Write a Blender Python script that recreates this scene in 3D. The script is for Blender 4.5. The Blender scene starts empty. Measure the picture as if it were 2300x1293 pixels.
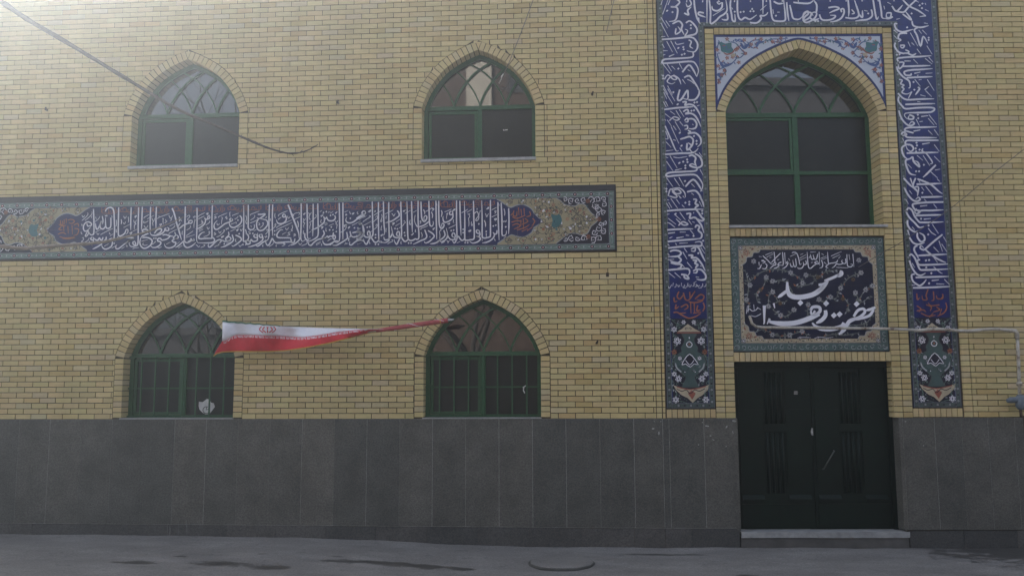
import bpy, math, random
import numpy as np
from mathutils import Matrix, Vector
random.seed(7)
SC = bpy.context.scene
COL = SC.collection
R = math.radians

# ------------------------------------------------------------------ camera
CAM_YAW, CAM_PITCH, CAM_ROLL = R(-4.21937), R(6.64093), R(-0.22397)
CAM_POS = Vector((0.0, -10.0, 1.7617))
F_PX, W_PX, H_PX = 1950.0, 2300.0, 1293.0
fwd = Vector((math.sin(CAM_YAW)*math.cos(CAM_PITCH), math.cos(CAM_YAW)*math.cos(CAM_PITCH), math.sin(CAM_PITCH)))
r0 = Vector((math.cos(CAM_YAW), -math.sin(CAM_YAW), 0)); u0 = r0.cross(fwd)
rgt = math.cos(CAM_ROLL)*r0 + math.sin(CAM_ROLL)*u0
upv = -math.sin(CAM_ROLL)*r0 + math.cos(CAM_ROLL)*u0
cam_data = bpy.data.cameras.new('camera'); cam = bpy.data.objects.new('camera', cam_data); COL.objects.link(cam)
M = Matrix.Identity(4)
for i in range(3):
    M[i][0], M[i][1], M[i][2], M[i][3] = rgt[i], upv[i], -fwd[i], CAM_POS[i]
cam.matrix_world = M
cam_data.sensor_fit = 'HORIZONTAL'; cam_data.sensor_width = 36.0
cam_data.lens = 36.0*F_PX/W_PX
cam_data.clip_start, cam_data.clip_end = 0.05, 1000.0
SC.camera = cam

# ------------------------------------------------------------------ sky, sun, exposure
SUN_EL, SUN_AZ = R(36.0), R(-44.0)          # azimuth from +y (over the mosque roof), negative = left
world = bpy.data.worlds.new('World'); SC.world = world; world.use_nodes = True
wn = world.node_tree; wn.nodes.clear()
wo = wn.nodes.new('ShaderNodeOutputWorld'); wb = wn.nodes.new('ShaderNodeBackground'); sky = wn.nodes.new('ShaderNodeTexSky')
sky.sky_type = 'NISHITA'; sky.sun_disc = False; sky.sun_elevation = SUN_EL
sky.sun_rotation = SUN_AZ; sky.air_density = 0.75; sky.dust_density = 5.0; sky.ozone_density = 1.0
wb.inputs['Strength'].default_value = 0.11
hs_ = wn.nodes.new('ShaderNodeHueSaturation'); hs_.inputs['Saturation'].default_value = 0.62     # a dusty, whitened winter sky
wn.links.new(sky.outputs[0], hs_.inputs['Color']); wn.links.new(hs_.outputs[0], wb.inputs[0]); wn.links.new(wb.outputs[0], wo.inputs[0])
sd = bpy.data.lights.new('sun', 'SUN'); sd.energy = 3.2; sd.angle = R(0.53); sd.color = (1.0, 0.965, 0.91)
sun = bpy.data.objects.new('sun', sd); COL.objects.link(sun)
sdir = Vector((math.sin(SUN_AZ)*math.cos(SUN_EL), math.cos(SUN_AZ)*math.cos(SUN_EL), math.sin(SUN_EL)))
sun.rotation_euler = sdir.to_track_quat('Z', 'Y').to_euler(); sun.location = (0, 0, 30)
SC.view_settings.view_transform = 'Standard'; SC.view_settings.look = 'None'
SC.view_settings.gamma = 1.0; SC.view_settings.use_curve_mapping = False
SC.view_settings.exposure = 2.05

# ------------------------------------------------------------------ the two planes of the facade
class Plane:
    """a vertical wall plane: s along it, z up, d into the wall"""
    def __init__(self, ox, ang):
        self.o = Vector((ox, 0, 0)); self.a = ang
        self.t = Vector((math.cos(ang), math.sin(ang), 0)); self.n = Vector((-math.sin(ang), math.cos(ang), 0))
    def P(self, s, z, d=0.0):
        return self.o + self.t*s + self.n*d + Vector((0, 0, z))
    def mat(self, s, z, d=0.0):
        return Matrix.Translation(self.P(s, z, d)) @ Matrix.Rotation(self.a, 4, 'Z')
    def survey(self, px, py, d=0.0):
        """where a sight line of the surveyed photograph meets the wall: (s, z)"""
        a = (px-W_PX/2)/F_PX; b = -(py-H_PX/2)/F_PX
        v = fwd + rgt*a + upv*b
        t = ((self.o-CAM_POS).dot(self.n)+d)/v.dot(self.n)
        q = CAM_POS+v*t-self.o
        return q.dot(self.t), q.z
BEND = 0.9586
LW = Plane(0.0, 0.0)                 # long left wing
PW = Plane(BEND, R(4.0))             # portal and right wing, turned by 4 degrees

# ------------------------------------------------------------------ mesh helpers
WM = {}
def place(o, parent, mw):
    WM[o.name] = mw
    if parent is not None:
        o.parent = parent; o.matrix_parent_inverse = WM[parent.name].inverted()
    o.matrix_world = mw if parent is None else mw
    if parent is not None:
        o.matrix_basis = mw
    else:
        o.matrix_basis = mw
    return o
IDM = Matrix.Identity(4)
def tag(o, label=None, cat=None, group=None, kind=None):
    if label: o['label'] = label
    if cat: o['category'] = cat
    if group: o['group'] = group
    if kind: o['kind'] = kind
    return o
def thing(name, loc, label, cat, group=None):
    o = bpy.data.objects.new(name, None); COL.objects.link(o); o.empty_display_size = 0.2
    place(o, None, Matrix.Translation(Vector(loc)))
    return tag(o, label, cat, group)
class MB:
    def __init__(self): self.v, self.f, self.m, self.c = [], [], [], []
    def quad(self, a, b, c, d, mi=0, col=None):
        n = len(self.v); self.v += [tuple(a), tuple(b), tuple(c), tuple(d)]; self.f.append((n, n+1, n+2, n+3)); self.m.append(mi); self.c.append(col)
    def poly(self, pts, mi=0, col=None):
        n = len(self.v); self.v += [tuple(p) for p in pts]; self.f.append(tuple(range(n, n+len(pts)))); self.m.append(mi); self.c.append(col)
    def box8(self, p, mi=0, col=None, skip=()):
        n = len(self.v); self.v += [tuple(q) for q in p]
        fs = {'f': (0, 1, 5, 4), 'k': (3, 7, 6, 2), 'l': (0, 4, 7, 3), 'r': (1, 2, 6, 5), 'b': (0, 3, 2, 1), 't': (4, 5, 6, 7)}
        for k, q in fs.items():
            if k in skip: continue
            self.f.append(tuple(n+i for i in q)); self.m.append(mi); self.c.append(col)
    def pbox(self, pl, s0, s1, z0, z1, d0, d1, mi=0, col=None, skip=()):
        P = pl.P
        self.box8([P(s0, z0, d0), P(s1, z0, d0), P(s1, z0, d1), P(s0, z0, d1), P(s0, z1, d0), P(s1, z1, d0), P(s1, z1, d1), P(s0, z1, d1)], mi, col, skip)
    def tube(self, pts, rad, sides=8, mi=0, cap=True):
        pts = [Vector(p) for p in pts]
        if not hasattr(rad, '__len__'): rad = [rad]*len(pts)
        n0 = len(self.v); prev = None
        for i, p in enumerate(pts):
            t = (pts[min(i+1, len(pts)-1)]-pts[max(i-1, 0)]).normalized()
            if prev is None:
                x = t.orthogonal().normalized()
            else:
                x = (prev-t*prev.dot(t))
                x = x.normalized() if x.length > 1e-6 else t.orthogonal().normalized()
            prev = x; y = t.cross(x)
            for k in range(sides):
                a = 2*math.pi*k/sides
                self.v.append(tuple(p+(x*math.cos(a)+y*math.sin(a))*rad[i]))
        for i in range(len(pts)-1):
            for k in range(sides):
                a = n0+i*sides+k; b = n0+i*sides+(k+1) % sides
                self.f.append((a, b, b+sides, a+sides)); self.m.append(mi); self.c.append(None)
        if cap:
            self.f.append(tuple(n0+k for k in range(sides))[::-1]); self.m.append(mi); self.c.append(None)
            e = n0+(len(pts)-1)*sides
            self.f.append(tuple(e+k for k in range(sides))); self.m.append(mi); self.c.append(None)
    def mesh(self, name, mats, smooth=False):
        me = bpy.data.meshes.new(name); me.from_pydata(self.v, [], self.f)
        for m in (mats if isinstance(mats, (list, tuple)) else [mats]): me.materials.append(m)
        me.polygons.foreach_set('material_index', self.m)
        if any(c is not None for c in self.c):
            at = me.color_attributes.new('tone', 'FLOAT_COLOR', 'CORNER')
            buf = np.ones((len(me.loops), 4), np.float32); k = 0
            for f, c in zip(self.f, self.c):
                if c is not None: buf[k:k+len(f), :3] = c
                k += len(f)
            at.data.foreach_set('color', buf.ravel())
        if smooth: me.polygons.foreach_set('use_smooth', [True]*len(me.polygons))
        me.update(); return me
    def build(self, name, mats, parent=None, smooth=False):
        o = bpy.data.objects.new(name, self.mesh(name, mats, smooth)); COL.objects.link(o)
        return place(o, parent, IDM.copy())
def inst(name, me, parent, mw):
    o = bpy.data.objects.new(name, me); COL.objects.link(o); return place(o, parent, mw)
def catmull(pts, n=5, closed=False):
    if len(pts) < 3: return list(pts)
    out = []; L = len(pts)
    rng = range(L) if closed else range(L-1)
    for i in rng:
        if closed: p0, p1, p2, p3 = pts[i-1], pts[i], pts[(i+1) % L], pts[(i+2) % L]
        else: p0, p1, p2, p3 = pts[max(i-1, 0)], pts[i], pts[i+1], pts[min(i+2, L-1)]
        for k in range(n):
            t = k/n
            out.append(tuple(0.5*((2*b)+(-a+c)*t+(2*a-5*b+4*c-d)*t*t+(-a+3*b-3*c+d)*t**3) for a, b, c, d in zip(p0, p1, p2, p3)))
    if not closed: out.append(tuple(pts[-1]))
    return out
def triangulate_poly(pts):
    from mathutils.geometry import tessellate_polygon
    return tessellate_polygon([[Vector((p[0], p[1], 0)) for p in pts]])

# ------------------------------------------------------------------ materials
def mat(name):
    m = bpy.data.materials.new(name); m.use_nodes = True
    nt = m.node_tree; b = nt.nodes['Principled BSDF']; return m, nt, b
def nd(nt, typ, **kw):
    n = nt.nodes.new(typ)
    for k, v in kw.items():
        if k in n.inputs: n.inputs[k].default_value = v
        else: setattr(n, k, v)
    return n
def noise(nt, scale, detail=4, rough=0.6, vec=None, dist=0.0):
    n = nd(nt, 'ShaderNodeTexNoise', Scale=scale, Detail=detail, Roughness=rough, Distortion=dist)
    if vec is not None: nt.links.new(vec, n.inputs['Vector'])
    return n.outputs['Fac']
def coords(nt, scale=(1, 1, 1), kind='geom'):
    if kind == 'geom': src = nt.nodes.new('ShaderNodeNewGeometry').outputs['Position']
    else: src = nt.nodes.new('ShaderNodeTexCoord').outputs[kind]
    mp = nd(nt, 'ShaderNodeMapping'); mp.inputs['Scale'].default_value = scale
    nt.links.new(src, mp.inputs['Vector']); return mp.outputs['Vector']
def ramp(nt, fac, stops):
    r = nt.nodes.new('ShaderNodeValToRGB'); e = r.color_ramp.elements
    while len(e) < len(stops): e.new(0.5)
    for x, (p, c) in zip(e, stops): x.position = p; x.color = (*c, 1) if len(c) == 3 else c
    nt.links.new(fac, r.inputs['Fac']); return r.outputs['Color']
def mix(nt, fac, a, b, mode='MIX'):
    n = nd(nt, 'ShaderNodeMix', data_type='RGBA', blend_type=mode)
    if isinstance(fac, (int, float)): n.inputs[0].default_value = fac
    else: nt.links.new(fac, n.inputs[0])
    for i, x in ((6, a), (7, b)):
        if isinstance(x, tuple): n.inputs[i].default_value = (*x, 1)
        else: nt.links.new(x, n.inputs[i])
    return n.outputs[2]
def mapr(nt, v, a, b, c, d):
    n = nd(nt, 'ShaderNodeMapRange'); nt.links.new(v, n.inputs[0])
    for i, x in enumerate((a, b, c, d)): n.inputs[i+1].default_value = x
    return n.outputs[0]
def bump(nt, b, h, strength=0.3, dist=0.01):
    n = nd(nt, 'ShaderNodeBump', Strength=strength, Distance=dist); nt.links.new(h, n.inputs['Height']); nt.links.new(n.outputs[0], b.inputs['Normal'])
def simple(name, col, rough=0.5, var=0.15, scale=30, spec=0.5, metal=0.0, bmp=0.0, vec=(1, 1, 1)):
    m, nt, b = mat(name); f = noise(nt, scale, 5, 0.6, coords(nt, vec))
    lo = tuple(c*(1-var) for c in col); hi = tuple(min(1, c*(1+var)) for c in col)
    nt.links.new(ramp(nt, f, [(0.3, lo), (0.7, hi)]), b.inputs['Base Color'])
    b.inputs['Roughness'].default_value = rough; b.inputs['Metallic'].default_value = metal
    b.inputs['Specular IOR Level'].default_value = spec
    if bmp: bump(nt, b, f, bmp, 0.004)
    return m

# yellow facing brick: tone comes from each brick, streaks and soot from noise
def brick_material():
    m, nt, b = mat('yellow_brick')
    at = nd(nt, 'ShaderNodeVertexColor'); at.layer_name = 'tone'
    pos = coords(nt, (1, 1, 1))
    streak = noise(nt, 1.0, 4, 0.65, coords(nt, (9, 9, 130)))
    fine = noise(nt, 260, 3, 0.7, pos)
    big = noise(nt, 1.1, 5, 0.6, pos)
    run = noise(nt, 1.0, 4, 0.6, coords(nt, (3.5, 3.5, 0.45)))
    c1 = mix(nt, 1.0, at.outputs[0], ramp(nt, streak, [(0.3, (0.86, 0.85, 0.83)), (0.7, (1.08, 1.07, 1.05))]), 'MULTIPLY')
    c2 = mix(nt, 1.0, c1, ramp(nt, big, [(0.3, (0.9, 0.89, 0.87)), (0.7, (1.06, 1.06, 1.07))]), 'MULTIPLY')
    c2 = mix(nt, 1.0, c2, ramp(nt, run, [(0.32, (0.94, 0.935, 0.93)), (0.62, (1.02, 1.02, 1.02))]), 'MULTIPLY')
    blot = noise(nt, 14, 4, 0.7, pos)
    c3 = mix(nt, mapr(nt, blot, 0.6, 0.8, 0, 0.35), c2, (0.42, 0.33, 0.21))
    nt.links.new(c3, b.inputs['Base Color']); b.inputs['Roughness'].default_value = 0.82; b.inputs['Specular IOR Level'].default_value = 0.3
    add = nd(nt, 'ShaderNodeMath', operation='ADD'); nt.links.new(streak, add.inputs[0]); nt.links.new(fine, add.inputs[1])
    bump(nt, b, add.outputs[0], 0.35, 0.003); return m
M_BRICK = brick_material()
M_MORTAR = simple('brown_mortar', (0.088, 0.066, 0.040), 0.95, 0.35, 60, 0.2, bmp=0.6)
def stone_material(name, base, joint=False):
    m, nt, b = mat(name)
    oi = nt.nodes.new('ShaderNodeObjectInfo'); pos = coords(nt)
    f1 = noise(nt, 3.0, 6, 0.65, pos); f2 = noise(nt, 60, 5, 0.8, pos); f3 = noise(nt, 26, 3, 0.6, pos)
    c = ramp(nt, f1, [(0.28, tuple(x*0.66 for x in base)), (0.5, base), (0.74, tuple(x*1.32 for x in base))])
    c = mix(nt, 1.0, c, ramp(nt, f2, [(0.36, (0.5, 0.5, 0.5)), (0.64, (1.5, 1.5, 1.5))]), 'MULTIPLY')
    sp = nd(nt, 'ShaderNodeTexVoronoi', Scale=38.0); nt.links.new(pos, sp.inputs['Vector'])
    pit = nd(nt, 'ShaderNodeMath', operation='MULTIPLY')
    nt.links.new(mapr(nt, sp.outputs['Distance'], 0.16, 0.34, 1, 0), pit.inputs[0]); nt.links.new(mapr(nt, f3, 0.5, 0.62, 0, 0.75), pit.inputs[1])
    c = mix(nt, pit.outputs[0], c, tuple(x*0.3 for x in base))
    c = mix(nt, 1.0, c, ramp(nt, oi.outputs['Random'], [(0.0, (0.82, 0.84, 0.84)), (1.0, (1.18, 1.14, 1.1))]), 'MULTIPLY')
    nt.links.new(c, b.inputs['Base Color']); b.inputs['Roughness'].default_value = 0.7; b.inputs['Specular IOR Level'].default_value = 0.35
    bump(nt, b, f2, 0.25, 0.004); return m
M_STONE = stone_material('grey_andesite', (0.108, 0.105, 0.092))
M_PLINTH = stone_material('dark_plinth_stone', (0.082, 0.080, 0.076))
M_JOINT = simple('pale_joint_filler', (0.42, 0.42, 0.40), 0.9, 0.4, 14)
M_SILL = simple('white_sill_stone', (0.36, 0.36, 0.355), 0.55, 0.2, 20)
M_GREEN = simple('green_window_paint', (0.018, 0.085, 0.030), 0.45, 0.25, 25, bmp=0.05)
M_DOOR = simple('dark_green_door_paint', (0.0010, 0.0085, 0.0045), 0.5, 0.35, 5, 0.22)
def glass_material(name, col, rough, spec=0.5, dust=0.0):
    m, nt, b = mat(name); f = noise(nt, 5, 5, 0.65, coords(nt))
    c = ramp(nt, f, [(0.3, tuple(x*0.8 for x in col)), (0.75, tuple(x*1.15+dust for x in col))])
    nt.links.new(c, b.inputs['Base Color']); b.inputs['Roughness'].default_value = rough; b.inputs['Specular IOR Level'].default_value = spec
    w = noise(nt, 1.4, 2, 0.5, coords(nt)); bump(nt, b, w, 0.006, 0.01); return m
M_GLASS = glass_material('dark_window_glass', (0.012, 0.013, 0.014), 0.015, 1.0)
_g = M_GLASS.node_tree.nodes['Principled BSDF']; _g.inputs['Coat Weight'].default_value = 1.0; _g.inputs['Coat Roughness'].default_value = 0.01
M_FILM = glass_material('grey_film_pane', (0.015, 0.017, 0.016), 0.30, 0.32, 0.004)
M_PAPER = simple('torn_white_paper', (0.6, 0.6, 0.58), 0.8, 0.1, 20)
M_INK = simple('dark_ink', (0.03, 0.03, 0.03), 0.7, 0.2, 20)
# glazed tile colours
def glaze(name, col, var=0.12, rough=0.22):
    m, nt, b = mat(name); pos = coords(nt); oi = nt.nodes.new('ShaderNodeObjectInfo')
    f = noise(nt, 6, 5, 0.6, pos)
    c = ramp(nt, f, [(0.3, tuple(x*(1-var) for x in col)), (0.7, tuple(x*(1+var) for x in col))])
    c = mix(nt, 1.0, c, ramp(nt, oi.outputs['Random'], [(0, (0.9, 0.9, 0.9)), (1, (1.1, 1.1, 1.1))]), 'MULTIPLY')
    nt.links.new(c, b.inputs['Base Color']); b.inputs['Roughness'].default_value = rough; b.inputs['Specular IOR Level'].default_value = 0.35
    bump(nt, b, f, 0.03, 0.02); return m
G_NAVY = glaze('navy_glaze', (0.008, 0.015, 0.088), 0.25)
G_COBALT = glaze('cobalt_glaze', (0.008, 0.018, 0.125), 0.25)
G_INK = glaze('black_blue_glaze', (0.012, 0.012, 0.028), 0.2)
G_WHITE = glaze('white_glaze', (0.74, 0.74, 0.80), 0.05)
G_PALE = glaze('pale_grey_glaze', (0.33, 0.35, 0.37), 0.1)
G_ORANGE = glaze('rust_orange_glaze', (0.34, 0.115, 0.050), 0.15)
G_GREEN = glaze('sage_green_glaze', (0.105, 0.175, 0.140), 0.2)
G_DGREEN = glaze('grey_green_glaze', (0.060, 0.078, 0.076), 0.2)
G_TEAL = glaze('teal_glaze', (0.045, 0.150, 0.165), 0.2)
G_TAN = glaze('buff_glaze', (0.36, 0.315, 0.195), 0.12)
G_CREAM = glaze('cream_glaze', (0.42, 0.36, 0.25), 0.1)
G_RED = glaze('brick_red_glaze', (0.28, 0.085, 0.060), 0.2)
G_BLUE = glaze('mid_blue_glaze', (0.055, 0.100, 0.260), 0.2)
G_GREYBLUE = glaze('grey_edge_glaze', (0.16, 0.17, 0.19), 0.2)
M_RIM = simple('dark_panel_rim', (0.022, 0.022, 0.028), 0.6, 0.3, 20)
# ================================================================== the mosque front
DADO_Z, PL_Z, ROOF_Z = 1.427, 0.222, 8.5
CH, JT = 0.0636, 0.0085                 # course height, joint
BL, BR = 0.1962, 0.2336                 # brick pitch on the left wing / right wing
X_L = -13.0                             # far left end of the wing
S_R = 6.2                               # right end (portal plane)
HW, RISE = 0.68, 0.69
PROF = [(1, 0), (.985, .06), (.955, .14), (.885, .30), (.76, .49), (.59, .68), (.38, .825), (.17, .935), (0, 1)]
def arch_curve(hw, rise, n=5):
    """right half of the arch from springing to apex, as (x, h)"""
    return [(a*hw, b*rise) for a, b in catmull(PROF, n)]
def offset_curve(c, w):
    out = []
    for i, p in enumerate(c):
        a, b = c[max(i-1, 0)], c[min(i+1, len(c)-1)]
        t = Vector((b[0]-a[0], b[1]-a[1])); t.normalize()
        if i == 0: t = Vector((0, 1))
        out.append((p[0]+t.y*w, p[1]-t.x*w))
    return out
def tone(warm=0.0):
    v = random.gauss(1.0, 0.036); k = random.random()
    base = (0.595, 0.485, 0.240)
    if k < 0.07: base = (0.575, 0.485, 0.29)
    elif k < 0.12: base = (0.56, 0.43, 0.195)
    elif k < 0.32: base = (0.615, 0.507, 0.26)
    if warm: base = tuple(a*(1-warm)+b*warm for a, b in zip(base, (0.56, 0.42, 0.245)))
    return tuple(max(0.02, c*v*random.uniform(.97, 1.03)) for c in base)

building = thing('mosque_building', (-2.0, 0.0, 0.0), 'yellow brick mosque front with green arched windows, blue tile inscriptions and dark stone base', 'building')
WINS = [  # centre s, sill z, springing z, grille
    ('UL', -4.743, 4.480, 5.120, False), ('UR', -1.133, 4.480, 5.120, False),
    ('LL', -4.700, 1.443, 2.1466, True), ('LR', -1.090, 1.443, 2.1466, True)]
RISES = {'UL': .70, 'UR': .70, 'LL': .664, 'LR': .664}
VL = 0.103   # length of the arch bricks
def arch_ext(cx, zs, hw, rise, zb, off):
    cur = offset_curve(arch_curve(hw, rise), off); cur[-1] = (0.0, cur[-1][1]+0.008)
    hs = [p[1] for p in cur]; xs = [p[0] for p in cur]
    def ext(z):
        h = z-zs
        if z < zb-1e-6 or h > hs[-1]: return None
        x = hw+off if h <= hs[0] else float(np.interp(h, hs, xs))
        return cx-x, cx+x
    return ext, zs+hs[-1]
BAND = (-9.0, 0.482, 3.350, 4.128)
# ---- wall rows
big_bricks = []      # (plane, s0, s1, z0, z1) whole bricks, candidates for parts
cut_bricks = MB()    # everything else
def cut_prism(pl, a0, a1, b0, b1, z0, z1, d0=0.0, d1=0.05, col=None, dd=0.0, mb=None):
    P = pl.P
    (mb or cut_bricks).box8([P(a0, z0, d0+dd), P(a1, z0, d0+dd), P(a1, z0, d1), P(a0, z0, d1), P(b0, z1, d0+dd), P(b1, z1, d0+dd), P(b1, z1, d1), P(b0, z1, d1)], 0, col or tone(), skip=('k',))
def wall_rows(pl, sa, sb, z0, z1, pitch, phase, arches, rects):
    n = int(math.ceil((z1-z0)/CH))
    for r in range(n):
        za, zb = z0+r*CH, z0+(r+1)*CH-JT
        # rectangular openings clip the row in height
        spans = [(sa, sb, za, zb)]
        for (ra, rb, rz0, rz1) in rects:
            new = []
            for (p, q, y0, y1) in spans:
                if y1 <= rz0 or y0 >= rz1 or q <= ra or p >= rb: new.append((p, q, y0, y1)); continue
                if p < ra: new.append((p, ra, y0, y1))
                if q > rb: new.append((rb, q, y0, y1))
                m0, m1 = max(p, ra), min(q, rb)
                if y0 < rz0-0.018: new.append((m0, m1, y0, rz0-0.004))
                if y1 > rz1+0.018: new.append((m0, m1, rz1+0.004, y1))
            spans = new
        off = phase+(pitch/2 if r % 2 else 0)
        for (p, q, y0, y1) in spans:
            k0 = int(math.floor((p-off)/pitch)); k1 = int(math.ceil((q-off)/pitch))
            for k in range(k0, k1+1):
                s0 = off+k*pitch+JT/2; s1 = off+(k+1)*pitch-JT/2
                s0c, s1c = max(s0, p), min(s1, q)
                if s1c-s0c < 0.005: continue
                pieces = [(s0c, s1c, s0c, s1c)]; cut = (s0c > s0+1e-6 or s1c < s1-1e-6 or y1-y0 < CH-JT-1e-4)
                for (cx, ext) in arches:
                    e0, e1 = ext(y0), ext(y1)
                    if e0 is None and e1 is None: continue
                    if e0 is None: continue
                    if e1 is None: e1 = (cx, cx)
                    new = []
                    for (a0, a1, b0, b1) in pieces:
                        if a1 <= e0[0] and b1 <= e1[0] or a0 >= e0[1] and b0 >= e1[1]: new.append((a0, a1, b0, b1)); continue
                        cut = True
                        l = (a0, min(a1, e0[0]), b0, min(b1, e1[0])); rr_ = (max(a0, e0[1]), a1, max(b0, e1[1]), b1)
                        for g in (l, rr_):
                            w0, w1 = g[1]-g[0], g[3]-g[2]
                            if w0 < 0.003 and w1 < 0.003: continue
                            g = (g[0], max(g[1], g[0]+0.001), g[2], max(g[3], g[2]+0.001)) if g is l else (min(g[0], g[1]-0.001), g[1], min(g[2], g[3]-0.001), g[3])
                            new.append(g)
                    pieces = new
                for g in pieces:
                    if cut: cut_prism(pl, *g, y0, y1, dd=random.uniform(-.0015, .0015))
                    else: big_bricks.append((pl, s0, s1, y0, y1, pitch))
arches = []
for nm, cx, zb, zs, gr in WINS:
    e, ztop = arch_ext(cx, zs, HW, RISES[nm], zb-0.05, VL+0.008); arches.append((cx, e))
EDGE_L = 0.893
wall_rows(LW, X_L, EDGE_L-JT/2, DADO_Z+0.004, ROOF_Z, BL, -0.6073+0.0, arches, [BAND])
E_R0, E_R1 = 3.395, 3.505
wall_rows(PW, E_R1+JT/2, S_R, DADO_Z+0.004, ROOF_Z, BR, 3.56, [], [])
wall_rows(PW, 0.06, 3.38, 6.685, ROOF_Z, BR, 0.1, [], [])
# header columns: each brick of a column is one small brick
jamb_list = []
def column(pl, s0, s1, z0, z1, d0=0.0, d1=0.05, nudge=0.0, rnd=False, warm=0.0):
    z = z0
    while z < z1-0.02:
        t = min(z+CH-JT, z1); w = random.uniform(-.0015, .0015)
        if rnd:   # bull-nosed header: a rounded leading edge
            P = pl.P; col = tone(); prof = [(s0, 0.05), (s0+0.002, 0.016), (s0+0.009, 0.005), (s0+0.022, 0.0), (s1, 0.0), (s1, 0.05)]
            n = len(cut_bricks.v)
            for zz in (z, t):
                for (ss, dd) in prof: cut_bricks.v.append(tuple(P(ss, zz, dd+w)))
            m = len(prof)
            for i in range(m-1): cut_bricks.f.append((n+i, n+i+1, n+m+i+1, n+m+i)); cut_bricks.m.append(0); cut_bricks.c.append(col)
            for base in (0, m): cut_bricks.f.append(tuple(n+base+i for i in range(m))); cut_bricks.m.append(0); cut_bricks.c.append(col)
        else:
            cut_prism(pl, s0, s1, s0, s1, z, t, d0+w, d1, tone(warm))
        z += CH
column(LW, EDGE_L+JT/2, BEND-0.004, DADO_Z+0.004, ROOF_Z)
column(PW, 0.008, 0.036, DADO_Z+0.004, ROOF_Z)
column(PW, E_R0+JT/2, E_R1-JT/2, DADO_Z+0.004, ROOF_Z, rnd=True)
# strips between frieze and the deep portal niche
FZ_L, FZ_R = (0.045, 0.605), (2.83, 3.385)       # frieze columns
FZ_B, FZ_T0, FZ_T1 = 1.535, 6.022, 6.60
N_L, N_R = 0.826, 2.615                           # the niche
column(PW, 0.612, 0.712, DADO_Z+0.004, FZ_T0-0.01)
column(PW, 2.722, 2.823, DADO_Z+0.004, FZ_T0-0.01)
column(PW, 0.721, N_L, DADO_Z+0.004, 4.985, 0.0, 0.42)
column(PW, N_R, 2.713, DADO_Z+0.004, 4.985, 0.0, 0.42)
# rows of bricks on end
def soldiers(name, pl, s0, s1, z0, z1, n, parent, d0=0.0, d1=0.08, warm=0.35):
    w = (s1-s0)/n
    for i in range(n):
        mb = MB(); col = tone(warm)
        a, b = s0+i*w+0.004, s0+(i+1)*w-0.004; dd = random.uniform(-.002, .002)
        mb.pbox(pl, a, b, z0+0.003, z1-0.003, d0+dd, d1, 0, col, skip=('k',)); mb.build(name, M_BRICK, parent)

# ---- mortar backing with openings
def backing(name, pl, outer, holes, d, parent):
    import bmesh
    bm = bmesh.new()
    for loop in [outer]+holes:
        vs = [bm.verts.new(pl.P(s, z, d)) for s, z in loop]
        for i in range(len(vs)): bm.edges.new((vs[i], vs[(i+1) % len(vs)]))
    bmesh.ops.triangle_fill(bm, use_beauty=True, use_dissolve=False, edges=bm.edges[:])
    me = bpy.data.meshes.new(name); bm.to_mesh(me); bm.free(); me.materials.append(M_MORTAR)
    o = bpy.data.objects.new(name, me); COL.objects.link(o); return place(o, parent, IDM.copy())
def arch_loop(cx, zb, zs, hw, rise, grow=0.0):
    c = offset_curve(arch_curve(hw, rise, 4), grow); c[-1] = (0.0, c[-1][1])
    return [(cx-hw-grow, zb), (cx+hw+grow, zb)]+[(cx+x, zs+h) for x, h in c]+[(cx-x, zs+h) for x, h in c[::-1][1:]]
wall_l = backing('left_wing_wall', LW, [(X_L, 0.0), (BEND, 0.0), (BEND, ROOF_Z), (X_L, ROOF_Z)],
                 [arch_loop(cx, zb, zs, HW, RISES[nm], 0.010) for nm, cx, zb, zs, gr in WINS], 0.010, building)
tag(wall_l, 'long yellow brick wing left of the portal')
NZ_S, N_RISE = 4.985, 0.775
N_HW = (N_R-N_L)/2; N_C = (N_R+N_L)/2
Z_DOOR0, Z_DOOR1, Z_SIGN0, Z_SIGN1, Z_SILL = 0.178, 2.062, 2.172, 3.492, 3.632
_nc = offset_curve(arch_curve(N_HW, N_RISE, 4), 0.008); _nc[-1] = (0.0, _nc[-1][1])
wall_r = backing('portal_wall', PW, [(0.0, -0.1), (N_L-0.008, -0.1)]+[(N_C-x, NZ_S+h) for x, h in _nc]+[(N_C+x, NZ_S+h) for x, h in _nc[::-1][1:]]
                 +[(N_R+0.008, DADO_Z-.001), (2.69, DADO_Z-.001), (2.69, -0.1), (S_R, -0.1), (S_R, ROOF_Z), (0.0, ROOF_Z)], [], 0.012, building)
tag(wall_r, 'brick portal and right wing around the tile frieze')
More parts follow.
